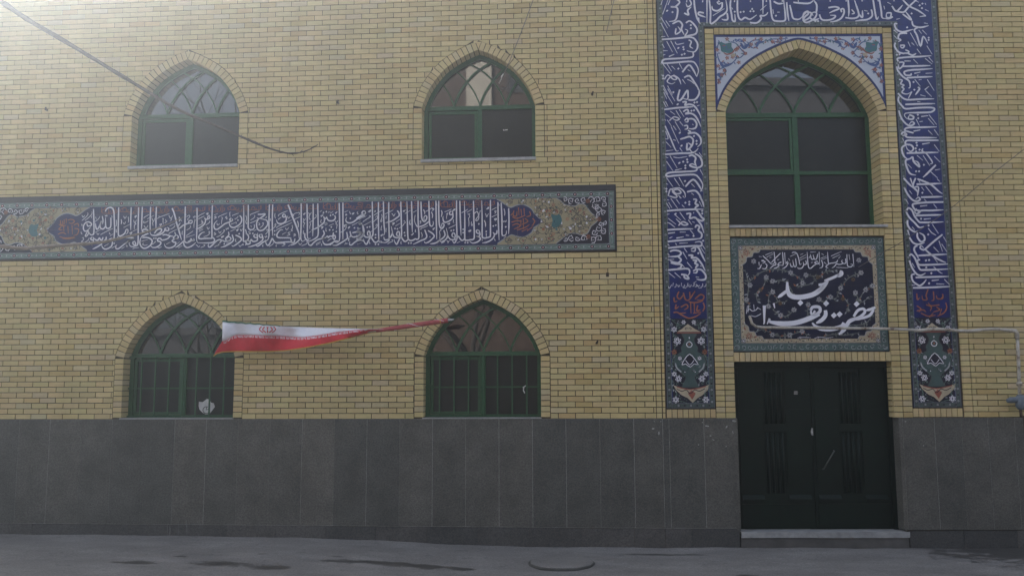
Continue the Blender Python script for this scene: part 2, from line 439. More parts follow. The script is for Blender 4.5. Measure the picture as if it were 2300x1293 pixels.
# ---- choose the 300 bricks that show largest as separate parts, the rest is one mass
def shown(b):
    pl, s0, s1, z0, z1, pitch = b
    v = pl.P((s0+s1)/2, (z0+z1)/2)-CAM_POS; dz = v.dot(fwd)
    x, y = v.dot(rgt)/dz*F_PX, v.dot(upv)/dz*F_PX
    if abs(x) > 1135 or abs(y) > 635: return 0
    n = pl.n; return (s1-s0)*(z1-z0)*abs(v.normalized().dot(n))/(dz*dz)*(1/max(0.3, v.normalized().dot(fwd)))
big_bricks.sort(key=shown, reverse=True)
brick_meshes = {}
for pitch in (BL, BR):
    L = []
    for k in range(28):
        mb = MB(); w, h = pitch-JT, CH-JT; col = tone()
        j = [random.uniform(-.0012, .0012) for _ in range(8)]
        mb.box8([Vector((-w/2+j[0], j[1], -h/2+j[2])), Vector((w/2+j[3], j[4], -h/2+j[5])), Vector((w/2, .05, -h/2)), Vector((-w/2, .05, -h/2)),
                 Vector((-w/2+j[6], j[1], h/2+j[7])), Vector((w/2+j[3], j[4], h/2+j[2])), Vector((w/2, .05, h/2)), Vector((-w/2, .05, h/2))], 0, col, skip=('k',))
        L.append(mb.mesh('brick', M_BRICK))
    brick_meshes[pitch] = L
for b in big_bricks[:300]:
    pl, s0, s1, z0, z1, pitch = b
    inst('brick', random.choice(brick_meshes[pitch]), wall_l if pl is LW else wall_r, pl.mat((s0+s1)/2, (z0+z1)/2, random.uniform(-.0015, .0015)))
for b in big_bricks[300:]:
    pl, s0, s1, z0, z1, pitch = b
    cut_prism(pl, s0+random.uniform(-.001, .001), s1+random.uniform(-.001, .001), s0, s1, z0+random.uniform(-.0008, .0008), z1+random.uniform(-.0008, .0008), dd=random.uniform(-.0018, .0018))
bw = cut_bricks.build('brickwork', M_BRICK, building); bw['kind'] = 'stuff'

# ---- body and roof of the building behind the facade
mb = MB()
mb.box8([LW.P(X_L, -.1, .6), PW.P(0, -.1, .6), PW.P(0, -.1, 9), LW.P(X_L, -.1, 9), LW.P(X_L, ROOF_Z-.05, .6), PW.P(0, ROOF_Z-.05, .6), PW.P(0, ROOF_Z-.05, 9), LW.P(X_L, ROOF_Z-.05, 9)])
mb.box8([PW.P(0.001, -.1, .6), PW.P(S_R, -.1, .6), PW.P(S_R, -.1, 9), PW.P(0.001, -.1, 9), PW.P(0.001, ROOF_Z-.051, .6), PW.P(S_R, ROOF_Z-.051, .6), PW.P(S_R, ROOF_Z-.051, 9), PW.P(0.001, ROOF_Z-.051, 9)])
mb.build('building_body', simple('rough_render', (0.32, 0.29, 0.24), 0.9, 0.2, 4), building)
mb = MB()
mb.box8([LW.P(X_L, ROOF_Z, -.06), LW.P(BEND, ROOF_Z, -.06), PW.P(0, ROOF_Z, .7), LW.P(X_L, ROOF_Z, .7), LW.P(X_L, ROOF_Z+.09, -.06), LW.P(BEND, ROOF_Z+.09, -.06), PW.P(0, ROOF_Z+.09, .7), LW.P(X_L, ROOF_Z+.09, .7)])
mb.pbox(PW, 0.001, S_R, ROOF_Z, ROOF_Z+.092, -.06, .7)
mb.build('coping', M_SILL, building)
# end walls close the gap between facade and body
mb = MB(); mb.pbox(LW, X_L-.02, X_L, 0, ROOF_Z-.05, 0.0, .62); mb.pbox(PW, S_R, S_R+.02, 0, ROOF_Z-.05, 0.0, .62); mb.build('end_wall', M_MORTAR, building)

# ---- dado of upright stone slabs and plinth blocks
mb = MB(); mb.pbox(LW, X_L, BEND, PL_Z, DADO_Z-.002, -.0126, .008)
mb.pbox(PW, 0.0, N_L+0.012, PL_Z, DADO_Z-.002, -.0126, .008); mb.pbox(PW, 2.694, 4.045, PL_Z-.02, DADO_Z-.004, -.0126, .008)
dado = mb.build('stone_dado', M_JOINT, building); tag(dado, 'dark grey stone slab base along the foot of the wall')
def slab(pl, s0, s1, z0, z1, d0, m, name, parent):
    mb = MB(); dd = random.uniform(-.0012, .0012)
    mb.pbox(pl, s0+random.uniform(.0004, .0024), s1-random.uniform(.0004, .0024), z0, z1, d0+dd, d0+.02); return mb.build(name, m, parent)
edges = [-0.893+0.3818*k for k in range(-32, 5)]
edges = [e for e in edges if e > X_L]+[BEND]
for a, b in zip(edges[:-1], edges[1:]): slab(LW, a, b, PL_Z+.003, DADO_Z-.003, -.014, M_STONE, 'stone_slab', dado)
for a, b in ((0.0, .07), (.07, .462), (.462, N_L+.012), (2.696, 3.052), (3.052, 3.355), (3.355, 3.651), (3.651, 3.953), (3.953, 4.045)):
    slab(PW, a, b, (PL_Z if b < 1 else PL_Z-.03)+.003, DADO_Z-.003, -.014, M_STONE, 'stone_slab', dado)
mb = MB(); mb.pbox(PW, 2.652, 2.694, PL_Z-.027, DADO_Z-.003, -.018, .20); mb.build('jamb_slab', M_STONE, dado)
mb = MB(); mb.pbox(PW, N_L-.03, N_L+.014, PL_Z-.027, DADO_Z-.003, -.0165, .20); mb.build('jamb_slab', M_STONE, dado)
mb = MB(); mb.pbox(LW, X_L, BEND, -.2, PL_Z-.002, -.002, .008); mb.pbox(PW, 0, N_L, -.2, PL_Z-.002, -.002, .008); mb.pbox(PW, N_R+.1, S_R, -.2, PL_Z-.035, -.002, .008)
plinth = mb.build('plinth', M_MORTAR, building)
edges = [0.036+0.5841*k for k in range(-22, 2)]+[BEND]
for a, b in zip(edges[:-1], edges[1:]): slab(LW, a, b, -.2, PL_Z-.004, -.010, M_PLINTH, 'plinth_block', plinth)
for a, b in ((0.0, .30), (.30, N_L)): slab(PW, a, b, -.2, PL_Z-.004, -.010, M_PLINTH, 'plinth_block', plinth)
for a, b in ((2.706, 3.31), (3.31, 3.90), (3.90, 4.5)): slab(PW, a, b, -.2, PL_Z-.036, -.010, M_PLINTH, 'plinth_block', plinth)

# ---- arched windows
def arch_frame(pl, cx, zb, zs, hw, rise, d0, d1, w, parent, name, m, gap=0.0):
    """an arched hoop with two uprights, w wide, d0..d1 deep"""
    mb = MB(); c = arch_curve(hw-gap, rise-gap, 4); ci = offset_curve(c, -w); ci[-1] = (0.0, ci[-1][1])
    o = [(cx+hw-gap, zb)]+[(cx+x, zs+h) for x, h in c]+[(cx-x, zs+h) for x, h in c[::-1][1:]]+[(cx-hw+gap, zb)]
    i_ = [(cx+hw-gap-w, zb)]+[(cx+x, zs+h) for x, h in ci]+[(cx-x, zs+h) for x, h in ci[::-1][1:]]+[(cx-hw+gap+w, zb)]
    P = pl.P
    for k in range(len(o)-1):
        a, b, e, f = o[k], o[k+1], i_[k], i_[k+1]
        mb.quad(P(*a, d0), P(*b, d0), P(*f, d0), P(*e, d0)); mb.quad(P(*e, d0), P(*f, d0), P(*f, d1), P(*e, d1)); mb.quad(P(*a, d1), P(*b, d1), P(*b, d0), P(*a, d0))
    return mb.build(name, m, parent)
def arch_bricks(pl, cx, zs, hw, rise, parent, name, length, depth, zb=None, jl=None):
    c = arch_curve(hw, rise, 8); L = [0.0]
    for a, b in zip(c[:-1], c[1:]): L.append(L[-1]+math.hypot(b[0]-a[0], b[1]-a[1]))
    xs = [p[0] for p in c]; hs = [p[1] for p in c]
    co = offset_curve(c, length); xo = [p[0] for p in co]; ho = [p[1] for p in co]
    # neighbouring outer points fan a little at the apex
    n = int(round(L[-1]/0.0605)); st = L[-1]/n
    P = pl.P
    for side in (-1, 1):
        for i in range(n):
            a, b = i*st+0.0045, (i+1)*st-0.0045
            if i == 0: a += .001
            pa = (np.interp(a, L, xs), np.interp(a, L, hs)); pb = (np.interp(b, L, xs), np.interp(b, L, hs))
            qa = (np.interp(a, L, xo), np.interp(a, L, ho)); qb = (np.interp(b, L, xo), np.interp(b, L, ho))
            if i == n-1: pb = (max(pb[0], .004), pb[1]); qb = (max(qb[0], .004), qb[1])
            dd = random.uniform(-.0015, .0015); mb = MB()
            pts = [pa, qa, qb, pb]
            f = [P(cx+side*x, zs+h, dd) for x, h in pts]; k = [P(cx+side*x, zs+h, depth) for x, h in pts]
            mb.box8([f[0], f[1], k[1], k[0], f[3], f[2], k[2], k[3]], 0, tone(0.15))
            mb.build(name, M_BRICK, parent)
        if side == 1:
            xk, hk = float(xo[-1]), float(ho[-1]); a_ = (0.0, hs[-1]+.012)
            tri = [a_, (xk-.004, hk), (0.0, hk+.003), (-(xk-.004), hk)]
            mb = MB(); f = [P(cx+x, zs+h, -.001) for x, h in tri]; k = [P(cx+x, zs+h, depth) for x, h in tri]
            if xk > .012: mb.box8([f[0], f[1], k[1], k[0], f[3], f[2], k[2], k[3]], 0, tone(0.15)); mb.build(name, M_BRICK, parent)
        if zb is not None:
            z = zb
            while z < zs-0.02:
                t = min(z+CH-JT, zs-.004); mb = MB(); s0, s1 = sorted((cx+side*hw, cx+side*(hw+jl)))
                mb.pbox(pl, s0, s1, z, t, random.uniform(-.0015, .0015), depth, 0, tone()); mb.build('jamb_brick', M_BRICK, parent); z += CH
def reveal(pl, cx, zb, zs, hw, rise, d0, d1, parent, name, grow=0.007):
    mb = MB(); c = offset_curve(arch_curve(hw, rise, 4), grow); c[-1] = (0.0, c[-1][1])
    o = [(cx+hw+grow, zb)]+[(cx+x, zs+h) for x, h in c]+[(cx-x, zs+h) for x, h in c[::-1][1:]]+[(cx-hw-grow, zb)]
    for a, b in zip(o[:-1], o[1:]): mb.quad(pl.P(*a, d0), pl.P(*b, d0), pl.P(*b, d1), pl.P(*a, d1))
    return mb.build(name, M_MORTAR, parent)
def bar(pl, pts, w, d0, d1, name, m, parent):
    """flat bar following a line in the window plane"""
    mb = MB(); P = pl.P; L = []
    for i, p in enumerate(pts):
        a, b = pts[max(i-1, 0)], pts[min(i+1, len(pts)-1)]; t = Vector((b[0]-a[0], b[1]-a[1])); t.normalize()
        L.append(((p[0]-t.y*w/2, p[1]+t.x*w/2), (p[0]+t.y*w/2, p[1]-t.x*w/2)))
    for (a, b), (c, e) in zip(L[:-1], L[1:]):
        mb.quad(P(*b, d0), P(*e, d0), P(*c, d0), P(*a, d0)); mb.quad(P(*a, d0), P(*c, d0), P(*c, d1), P(*a, d1)); mb.quad(P(*e, d0), P(*b, d0), P(*b, d1), P(*e, d1))
    return mb.build(name, m, parent)
def tracery(pl, cx, zt, zs, hw, rise, d, parent, thick, thin):
    """interlaced pointed bars of the fanlight: the arch sides repeated at quarter widths"""
    c = arch_curve(hw, rise, 4)
    cin = [(x, h) for x, h in c]; hs = [p[1] for p in cin]; xs = [p[0] for p in cin]
    half = lambda z: 0.0 if z-zs > hs[-1] else (hw if z < zs else float(np.interp(z-zs, hs, xs)))
    q = 2*hw/4
    for side in (1, -1):
        for k in (1, 2, 3):
            pts = []
            for x, h in c:
                X = -side*x+side*q*k; Z = zt+h*0.98
                if abs(X) <= half(Z)-0.012 and Z >= zt: pts.append((cx+X, Z))
            if len(pts) > 1:
                w = thick if side == 1 else thin
                bar(pl, pts, w, d-(0.012 if side == 1 else 0.006), d+.004, 'glazing_bar', M_GREEN, parent)
def arched_pane(pl, cx, z0, zs, hw, rise, d, parent, m, name='fanlight_pane'):
    c = arch_curve(hw, rise, 3); mb = MB()
    o = [(cx+hw, z0)]+[(cx+x, zs+h) for x, h in c if zs+h > z0+1e-4]+[(cx-x, zs+h) for x, h in c[::-1][1:] if zs+h > z0+1e-4]+[(cx-hw, z0)]
    mb.poly([pl.P(s, z, d) for s, z in o]); return mb.build(name, m, parent)
WLAB = {'UL': 'upper left arched window mirroring pale sky', 'UR': 'upper arched window mirroring a brown building', 'LL': 'lower left arched window with iron grille and torn paper', 'LR': 'lower arched window with iron grille beside the flag tip'}
for nm, cx, zb, zs, gr in WINS:
    D = 0.165; RISE = RISES[nm]
    ar = reveal(LW, cx, zb, zs, HW, RISE, 0.011, 0.30, building, 'brick_arch')
    arch_bricks(LW, cx, zs, HW, RISE, ar, 'arch_brick', VL, 0.16, zb+0.004, 0.1025)
    win = arch_frame(LW, cx, zb, zs, HW, RISE, D, D+.05, 0.052, building, 'window', M_GREEN, -0.004); win['label'] = WLAB[nm]
    zt = zs+0.008
    def pb(name, s0, s1, z0, z1, d0, d1, m=M_GREEN):
        mb = MB(); mb.pbox(LW, s0, s1, z0, z1, d0, d1); return mb.build(name, m, win)
    pb('transom', cx-HW+.05, cx+HW-.05, zt, zt+.048, D-.008, D+.045)
    pb('mullion', cx-.026, cx+.026, zb+.03, zt-.001, D-.006, D+.044)
    pb('bottom_rail', cx-HW+.05, cx+HW-.05, zb, zb+.03, D-.002, D+.046)
    # opening casement on the left has its own frame
    l0, l1, c0, c1 = cx-HW+.056, cx-.030, zb+.034, zt-.012
    for n_, a, b, e, f in (('casement_rail', l0, l1, c1-.035, c1), ('casement_rail', l0, l1, c0, c0+.03), ('casement_stile', l0, l0+.035, c0+.03, c1-.035), ('casement_stile', l1-.035, l1, c0+.03, c1-.035)):
        pb(n_, a, b, e, f, D+.004, D+.03)
    pb('pane', l0+.03, l1-.03, c0+.025, c1-.03, D+.022, D+.026, M_FILM)
    pb('pane', cx+.022, cx+HW-.045, zb+.025, zt+.004, D+.024, D+.029, M_FILM)
    arched_pane(LW, cx, zt+.04, zs, HW-.03, RISE-.03, D+.028, win, M_GLASS)
    tracery(LW, cx, zt+.048, zs+.05, HW-.045, RISE-.07, D+.016, win, .024, .016)
    mb = MB(); mb.pbox(LW, cx-HW-.008, cx+HW+.004, zb-.036 if not gr else zb-.015, zb-.002, -.03 if not gr else -.022, D+.06); s_ = mb.build('window_sill', M_SILL, win)
    if gr:
        for k in range(1, 8):
            x = cx-HW+k*(2*HW/8); pb('grille_bar', x-.008, x+.008, zb+.006, zt+.01, D-.055, D-.040)
        for z in (zb+.012, zb+.345): pb('grille_rail', cx-HW+.002, cx+HW-.002, z-.009, z+.009, D-.040, D-.028)
        pb('grille_rail', cx-HW+.002, cx+HW-.002, zt-.002, zt+.018, D-.040, D-.028)
    if nm == 'LL':
        S = lambda a, b: LW.survey(250+a/4.172, 640+b/4.172, D)
        pts = [S(*q) for q in ((815, 1090), (850, 1095), (890, 1065), (915, 1070), (930, 1100), (955, 1105), (965, 1140), (945, 1165), (915, 1205), (880, 1210), (850, 1195), (820, 1165), (812, 1130))]
        mb = MB()
        for t in triangulate_poly(pts): mb.poly([LW.P(*pts[i], D+.018) for i in t])
        pp = mb.build('torn_paper', M_PAPER, win)
        ring = [S(885+32*math.cos(a), 1170+32*math.sin(a)) for a in np.linspace(0, 5.2, 14)]
        bar(LW, ring, .008, D+.0165, D+.0175, 'paper_print', M_INK, win)
        bar(LW, [S(888, 1142), S(886, 1168), S(906, 1160)], .008, D+.0160, D+.0172, 'paper_print', M_INK, win)
    if nm == 'LR':
        S = lambda a, b: LW.P(*LW.survey(920+a/4.17, 640+b/4.17, D-.06), D-.06)
        mb = MB(); mb.tube([S(*q) for q in ((1088, 940), (1068, 955), (1066, 985), (1078, 1010))], .006, 5); mb.tube([S(1060, 955), S(1075, 962)], .006, 5); mb.build('knotted_string', M_PAPER, win)
    if nm == 'UR':
        mb = MB(); S = lambda a, b: LW.survey(910+a/4.17, 80+b/4.17, D+.02)
        for q in (((915, 880), (928, 878), (932, 892), (920, 893)), ((935, 880), (962, 878), (960, 888), (936, 890))): mb.poly([LW.P(*S(*p), D+.019) for p in q])
        mb.build('paint_fleck', M_PAPER, win)
    # bricks under the upper sills
# ---- the tall niche window of the portal
ND = 0.27
ar = reveal(PW, N_C, Z_SILL, NZ_S, N_HW, N_RISE, 0.011, 0.55, building, 'brick_arch', 0.006)
arch_bricks(PW, N_C, NZ_S, N_HW, N_RISE, ar, 'arch_brick', 0.103, ND)
win = arch_frame(PW, N_C, Z_SILL, NZ_S, N_HW, N_RISE, ND, ND+.06, 0.045, building, 'window', M_GREEN, -0.004)
win['label'] = 'tall arched niche window above the name panel'
def pb(name, s0, s1, z0, z1, d0, d1, m=M_GREEN, parent=None):
    mb = MB(); mb.pbox(PW, s0, s1, z0, z1, d0, d1); return mb.build(name, m, parent or win)
zt = 5.0
pb('transom', N_L+.04, N_R-.04, zt, zt+.055, ND-.008, ND+.05); pb('transom', N_L+.04, N_R-.04, 4.295, 4.335, ND-.006, ND+.05)
pb('mullion', N_C-.032, N_C+.032, Z_SILL, zt-.001, ND-.004, ND+.048)
for a, b, e, f in ((N_L+.045, N_C-.036, 4.34, zt-.006),):
    for n_, p, q, y0, y1 in (('casement_rail', a, b, f-.03, f), ('casement_rail', a, b, e, e+.025), ('casement_stile', a, a+.03, e+.025, f-.03), ('casement_stile', b-.03, b, e+.025, f-.03)): pb(n_, p, q, y0, y1, ND+.005, ND+.03)
for s0, s1 in ((N_L+.03, N_C-.02), (N_C+.02, N_R-.03)):
    for z0, z1 in ((Z_SILL+.002, 4.31), (4.32, zt+.01)): pb('pane', s0, s1, z0, z1, ND+.024, ND+.028, M_FILM)
arched_pane(PW, N_C, zt+.045, NZ_S, N_HW-.03, N_RISE-.03, ND+.030, win, M_GLASS)
tracery(PW, N_C, zt+.055, NZ_S+.06, N_HW-.05, N_RISE-.09, ND+.016, win, .030, .014)
mb = MB(); mb.pbox(PW, N_L-.004, N_R+.03, Z_SILL-.030, Z_SILL-.002, -.035, ND+.07); mb.build('window_sill', M_SILL, win)
# brick bands of the portal
portal_bands = backing('portal_mortar_bed', PW, [(N_L-.01, Z_DOOR1+.006), (N_R+.01, Z_DOOR1+.006), (N_R+.01, Z_SILL-.033), (N_L-.01, Z_SILL-.033)], [], 0.055, building)
soldiers('soldier_brick', PW, N_L+.002, N_R-.002, Z_SIGN1+.012, Z_SILL-.034, 29, portal_bands, -.004, .06)
soldiers('soldier_brick', PW, N_L+.002, N_R-.002, Z_DOOR1, Z_SIGN0-.003, 28, portal_bands, -.002, .20)
soldiers('soldier_brick', PW, 0.72, 2.718, 5.935, FZ_T0-.006, 33, portal_bands, 0.0, .06)
soldiers('soldier_brick', PW, 0.048, 0.606, DADO_Z+.004, FZ_B-.004, 9, portal_bands, 0.0, .06)
soldiers('soldier_brick', PW, 2.828, 3.388, DADO_Z+.004, FZ_B-.004, 9, portal_bands, 0.0, .06)
soldiers('soldier_brick', PW, 0.048, 3.388, FZ_T1+.006, FZ_T1+.08, 54, portal_bands, 0.0, .06)

# ---- double door
M_STEP = simple('worn_threshold_stone', (.32, .32, .31), .7, .3, 10, bmp=.3)
DD = 0.15; D_R = 2.652; D_C = (N_L+D_R)/2
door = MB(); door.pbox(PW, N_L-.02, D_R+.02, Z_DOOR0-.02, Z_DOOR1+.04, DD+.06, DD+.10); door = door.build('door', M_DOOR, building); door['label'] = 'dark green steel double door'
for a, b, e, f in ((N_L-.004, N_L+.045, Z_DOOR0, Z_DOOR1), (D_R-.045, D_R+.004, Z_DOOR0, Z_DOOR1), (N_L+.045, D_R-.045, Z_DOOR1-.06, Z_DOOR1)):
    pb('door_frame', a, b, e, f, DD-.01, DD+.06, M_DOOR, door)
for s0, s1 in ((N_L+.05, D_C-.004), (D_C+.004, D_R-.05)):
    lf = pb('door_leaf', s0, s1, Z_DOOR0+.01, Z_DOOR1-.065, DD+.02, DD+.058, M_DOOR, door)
    m_ = (s0+s1)/2; w = s1-s0
    for a, b in ((s0+.03, m_-.13), (m_+.13, s1-.03)):
        pb('door_panel', a, b, .66, 1.52, DD+.006, DD+.0195, M_DOOR, lf)
        pb('door_panel', a, b, 1.58, 1.96, DD+.006, DD+.0195, M_DOOR, lf)
        mb = MB(); P = PW.P     # sloping ledge above the kick panel
        mb.box8([P(a+.01, .50, DD-.012), P(b-.01, .50, DD-.012), P(b-.01, .50, DD+.02), P(a+.01, .50, DD+.02), P(a+.01, .515, DD-.012), P(b-.01, .515, DD-.012), P(b-.01, .56, DD+.02), P(a+.01, .56, DD+.02)])
        mb.build('ledge', M_DOOR, lf)
    pb('kick_panel', s0+.03, s1-.03, .22, .46, DD+.008, DD+.0195, M_DOOR, lf)
    for k in range(4):
        x = m_-.085+k*.056
        mb = MB(); mb.tube([PW.P(x, .58, DD+.016), PW.P(x, 1.26, DD+.016)], .017, 8); mb.tube([PW.P(x, 1.36, DD+.016), PW.P(x, 1.94, DD+.016)], .017, 8); mb.build('flute', M_DOOR, lf, True)
    pb('flute_collar', m_-.13, m_+.13, 1.27, 1.35, DD-.006, DD+.0195, M_DOOR, lf)
M_STEEL = simple('worn_steel', (0.5, 0.5, 0.5), 0.4, 0.2, 40, metal=0.6)
S = lambda a, b, d=DD-.01: PW.survey(1600+a/2.81, 780+b/2.81, d)
mb = MB(); q = [S(622, 530), S(630, 506), S(636, 512), S(638, 555), S(628, 552)]
mb.poly([PW.P(*p, DD-.004) for p in q]); mb.poly([PW.P(*p, DD+.012) for p in q][::-1]); 
for i in range(5): mb.quad(PW.P(*q[i], DD-.004), PW.P(*q[i-1], DD-.004), PW.P(*q[i-1], DD+.012), PW.P(*q[i], DD+.012))
mb.build('lock_plate', M_STEEL, door)
mb = MB(); a, b = S(768, 650), S(700, 765); mb.tube([PW.P(*a, DD+.012), PW.P(*a, DD-.02), PW.P(*b, DD-.02), PW.P(*b, DD+.012)], .009, 8); mb.build('bar_reflection', simple('dull_bar_reflection', (.06, .065, .06), .4, .2, 30), door, True)  # diagonal bar modelled to stand in for a reflection on the door
for z in (0, 1):
    a, b = S(518, 278+z*12), S(540, 278+z*12); mb = MB(); mb.pbox(PW, a[0], b[0], a[1]-.007, a[1]+.004, DD-.002, DD+.012); mb.build('number_plate', M_STEEL, door)
mb = MB(); mb.pbox(PW, N_L+.018, D_C-.06, .118, Z_DOOR0, -.03, DD+.12); mb.build('threshold_stone', M_STEP, door)
mb = MB(); mb.pbox(PW, D_C-.057, D_R+.052, .114, Z_DOOR0-.003, -.028, DD+.12); mb.build('threshold_stone', M_STEP, door)
mb = MB(); mb.pbox(PW, N_L+.012, D_R+.045, -.2, .114, -.018, .3); mb.build('step', simple('step_concrete', (.095, .09, .083), .9, .3, 9, bmp=.3), door)
# ================================================================== glazed tile panels
class Print:
    """flat glazed decoration: strips and patches lying on the tiles of one panel"""
    def __init__(self, pl, d): self.pl, self.d, self.mb, self.mats = pl, d, MB(), []
    def mi(self, m):
        if m not in self.mats: self.mats.append(m)
        return self.mats.index(m)
    def P(self, p, layer): return self.pl.P(p[0], p[1], self.d-0.0007*layer)
    def stroke(self, pts, w, m, layer=1, e0=0.8, e1=0.45, n=4, closed=False):
        q = catmull([tuple(p) for p in pts], n, closed) if len(pts) > 2 else [tuple(p) for p in pts]
        if closed: q.append(q[0]); e0 = e1 = 1.0
        L = [0.0]
        for a, b in zip(q[:-1], q[1:]): L.append(L[-1]+math.hypot(b[0]-a[0], b[1]-a[1]))
        if L[-1] < 1e-6: return
        L0 = []
        for i, p in enumerate(q):
            a, b = q[max(i-1, 0)], q[min(i+1, len(q)-1)]; t = Vector((b[0]-a[0], b[1]-a[1]))
            if t.length < 1e-9: t = Vector((0, 1))
            t.normalize(); u = L[i]/L[-1]
            k = min(1.0, e0+(1-e0)*u/0.18, e1+(1-e1)*(1-u)/0.25)*w/2
            L0.append((self.P((p[0]-t.y*k, p[1]+t.x*k), layer), self.P((p[0]+t.y*k, p[1]-t.x*k), layer)))
        j = self.mi(m); n0 = len(self.mb.v)
        for a, b in L0: self.mb.v += [tuple(a), tuple(b)]
        for i in range(len(L0)-1):
            self.mb.f.append((n0+2*i+1, n0+2*i+3, n0+2*i+2, n0+2*i)); self.mb.m.append(j); self.mb.c.append(None)
    def poly(self, pts, m, layer=1):
        j = self.mi(m)
        for t in triangulate_poly(pts): self.mb.poly([self.P(pts[i], layer) for i in t], j)
    def ell(self, c, rx, rz, m, layer=1, n=10, rot=0.0):
        j = self.mi(m); pts = []
        for k in range(n):
            a = 2*math.pi*k/n; x, z = rx*math.cos(a), rz*math.sin(a)
            pts.append(self.P((c[0]+x*math.cos(rot)-z*math.sin(rot), c[1]+x*math.sin(rot)+z*math.cos(rot)), layer))
        self.mb.poly(pts, j)
    def rect(self, s0, s1, z0, z1, m, layer=1): self.mb.poly([self.P(p, layer) for p in ((s0, z0), (s1, z0), (s1, z1), (s0, z1))], self.mi(m))
    def dot(self, c, r, m, layer=1):
        self.poly([(c[0]-r, c[1]), (c[0]-r*.1, c[1]-r), (c[0]+r, c[1]), (c[0]+r*.1, c[1]+r)], m, layer)
    def flower(self, c, r, m, core, layer=1, petals=6, open_=True):
        a0 = random.random()*6
        for k in range(petals):
            a = a0+2*math.pi*k/petals; p = (c[0]+r*.62*math.cos(a), c[1]+r*.62*math.sin(a))
            self.ell(p, r*.40, r*.30, m, layer, 7, a)
            if open_: self.ell(p, r*.23, r*.14, core, layer+.5, 6, a)
        self.ell(c, r*.25, r*.25, core, layer+.6, 6)
    def leaf(self, c, a, l, m, layer=1):
        t = (math.cos(a), math.sin(a)); n = (-t[1], t[0]); w = l*.26
        self.poly([c, (c[0]+t[0]*l*.45+n[0]*w, c[1]+t[1]*l*.45+n[1]*w), (c[0]+t[0]*l, c[1]+t[1]*l), (c[0]+t[0]*l*.5-n[0]*w*.5, c[1]+t[1]*l*.5-n[1]*w*.5)], m, layer)
    def curl(self, c, r, a0, turns, m, w, layer=1, leafm=None, sgn=1):
        pts = []; N = int(9*turns)+4
        for i in range(N):
            u = i/(N-1); a = a0+sgn*2*math.pi*turns*u; k = r*(1-0.82*u)
            pts.append((c[0]+k*math.cos(a), c[1]+k*math.sin(a)))
            if leafm and i % 3 == 1: self.leaf(pts[-1], a+sgn*0.5, r*.42, leafm, layer+.4)
        self.stroke(pts, w, m, layer, 1, .5, 3)
    def letters(self, text, S, unit, wV, wN, rD, m, layer=2):
        """pen strokes: V broad, N narrow, D a rhombic dot, B a small blot; coordinates surveyed off the photograph"""
        for line in text.replace('\n', ';').split(';'):
            tk = line.split()
            if not tk: continue
            k = tk[0][0]; fac = float(tk[0][1:])/10 if len(tk[0]) > 1 else 1.0
            pts = [S(*[float(x)*unit for x in p.split(',')]) for p in tk[1:]]
            if k == 'V': self.stroke(pts, wV*fac, m, layer, .85, .4)
            elif k == 'N': self.stroke(pts, wN*fac, m, layer+.3, .9, .55)
            elif k == 'D':
                for p in pts: self.dot(p, rD, m, layer+.5)
            elif k == 'B':
                for p in pts: self.ell(p, rD*1.15, rD*.7, m, layer+.5, 7, .7)
    def build(self, name, parent, label=None):
        o = self.mb.build(name, self.mats, parent)
        if label: o['label'] = label
        return o
def tile_grid(pl, s0, s1, z0, z1, tw, th, d, m, parent, name='tile', skip=None):
    ns, nz = max(1, int(round((s1-s0)/tw))), max(1, int(round((z1-z0)/th))); w, h = (s1-s0)/ns, (z1-z0)/nz
    mb = MB(); mb.box8([Vector((-w/2+.0012, 0, -h/2+.0012)), Vector((w/2-.0012, 0, -h/2+.0012)), Vector((w/2-.0012, .012, -h/2+.0012)), Vector((-w/2+.0012, .012, -h/2+.0012)),
                        Vector((-w/2+.0012, 0, h/2-.0012)), Vector((w/2-.0012, 0, h/2-.0012)), Vector((w/2-.0012, .012, h/2-.0012)), Vector((-w/2+.0012, .012, h/2-.0012))], skip=('k',))
    me = mb.mesh('tile', m)
    for i in range(ns):
        for k in range(nz):
            s, z = s0+(i+.5)*w, z0+(k+.5)*h
            if skip and skip(s, z): continue
            mm = pl.mat(s, z, d+random.uniform(-.0002, .0002))
            inst(name, me, parent, mm)
PXM = 0.00527        # metres on the wall for one photo pixel, for pen widths
def win_(pl, x0, y0, sc, d): return lambda a, b: pl.survey(x0+a/sc, y0+b/sc, d)

# ------------------------------------------------------------------ long inscription band
TD = -0.003
band = thing('inscription_panel', (-3.2, 0, 3.35), 'long blue tile band of white Arabic calligraphy between upper and lower windows', 'tile panel')
mb = MB(); mb.pbox(LW, BAND[0], BAND[1], BAND[2], BAND[3], .004, .009); mb.build('grout_bed', simple('pale_grout', (.16, .165, .18), .9, .2, 20), band)
mb = MB(); mb.pbox(LW, BAND[0], BAND[1], 4.062, BAND[3], -.014, .004); mb.pbox(LW, .462, BAND[1]+.001, BAND[2], 4.0619, -.012, .0039); mb.pbox(LW, BAND[0], .4619, BAND[2], 3.360, -.012, .0038); mb.build('rim', M_RIM, band)
tile_grid(LW, BAND[0]+.02, .460, 3.362, 4.060, .1875, .175, TD, G_NAVY, band)
B0, B1, BT0, BT1, BS = 3.364, 3.436, 3.984, 4.058, .392
pr = Print(LW, TD)
sA = LW.survey(755, 440)[0]; sB = LW.survey(1110, 430)[0]; pit = (sB-sA)/10
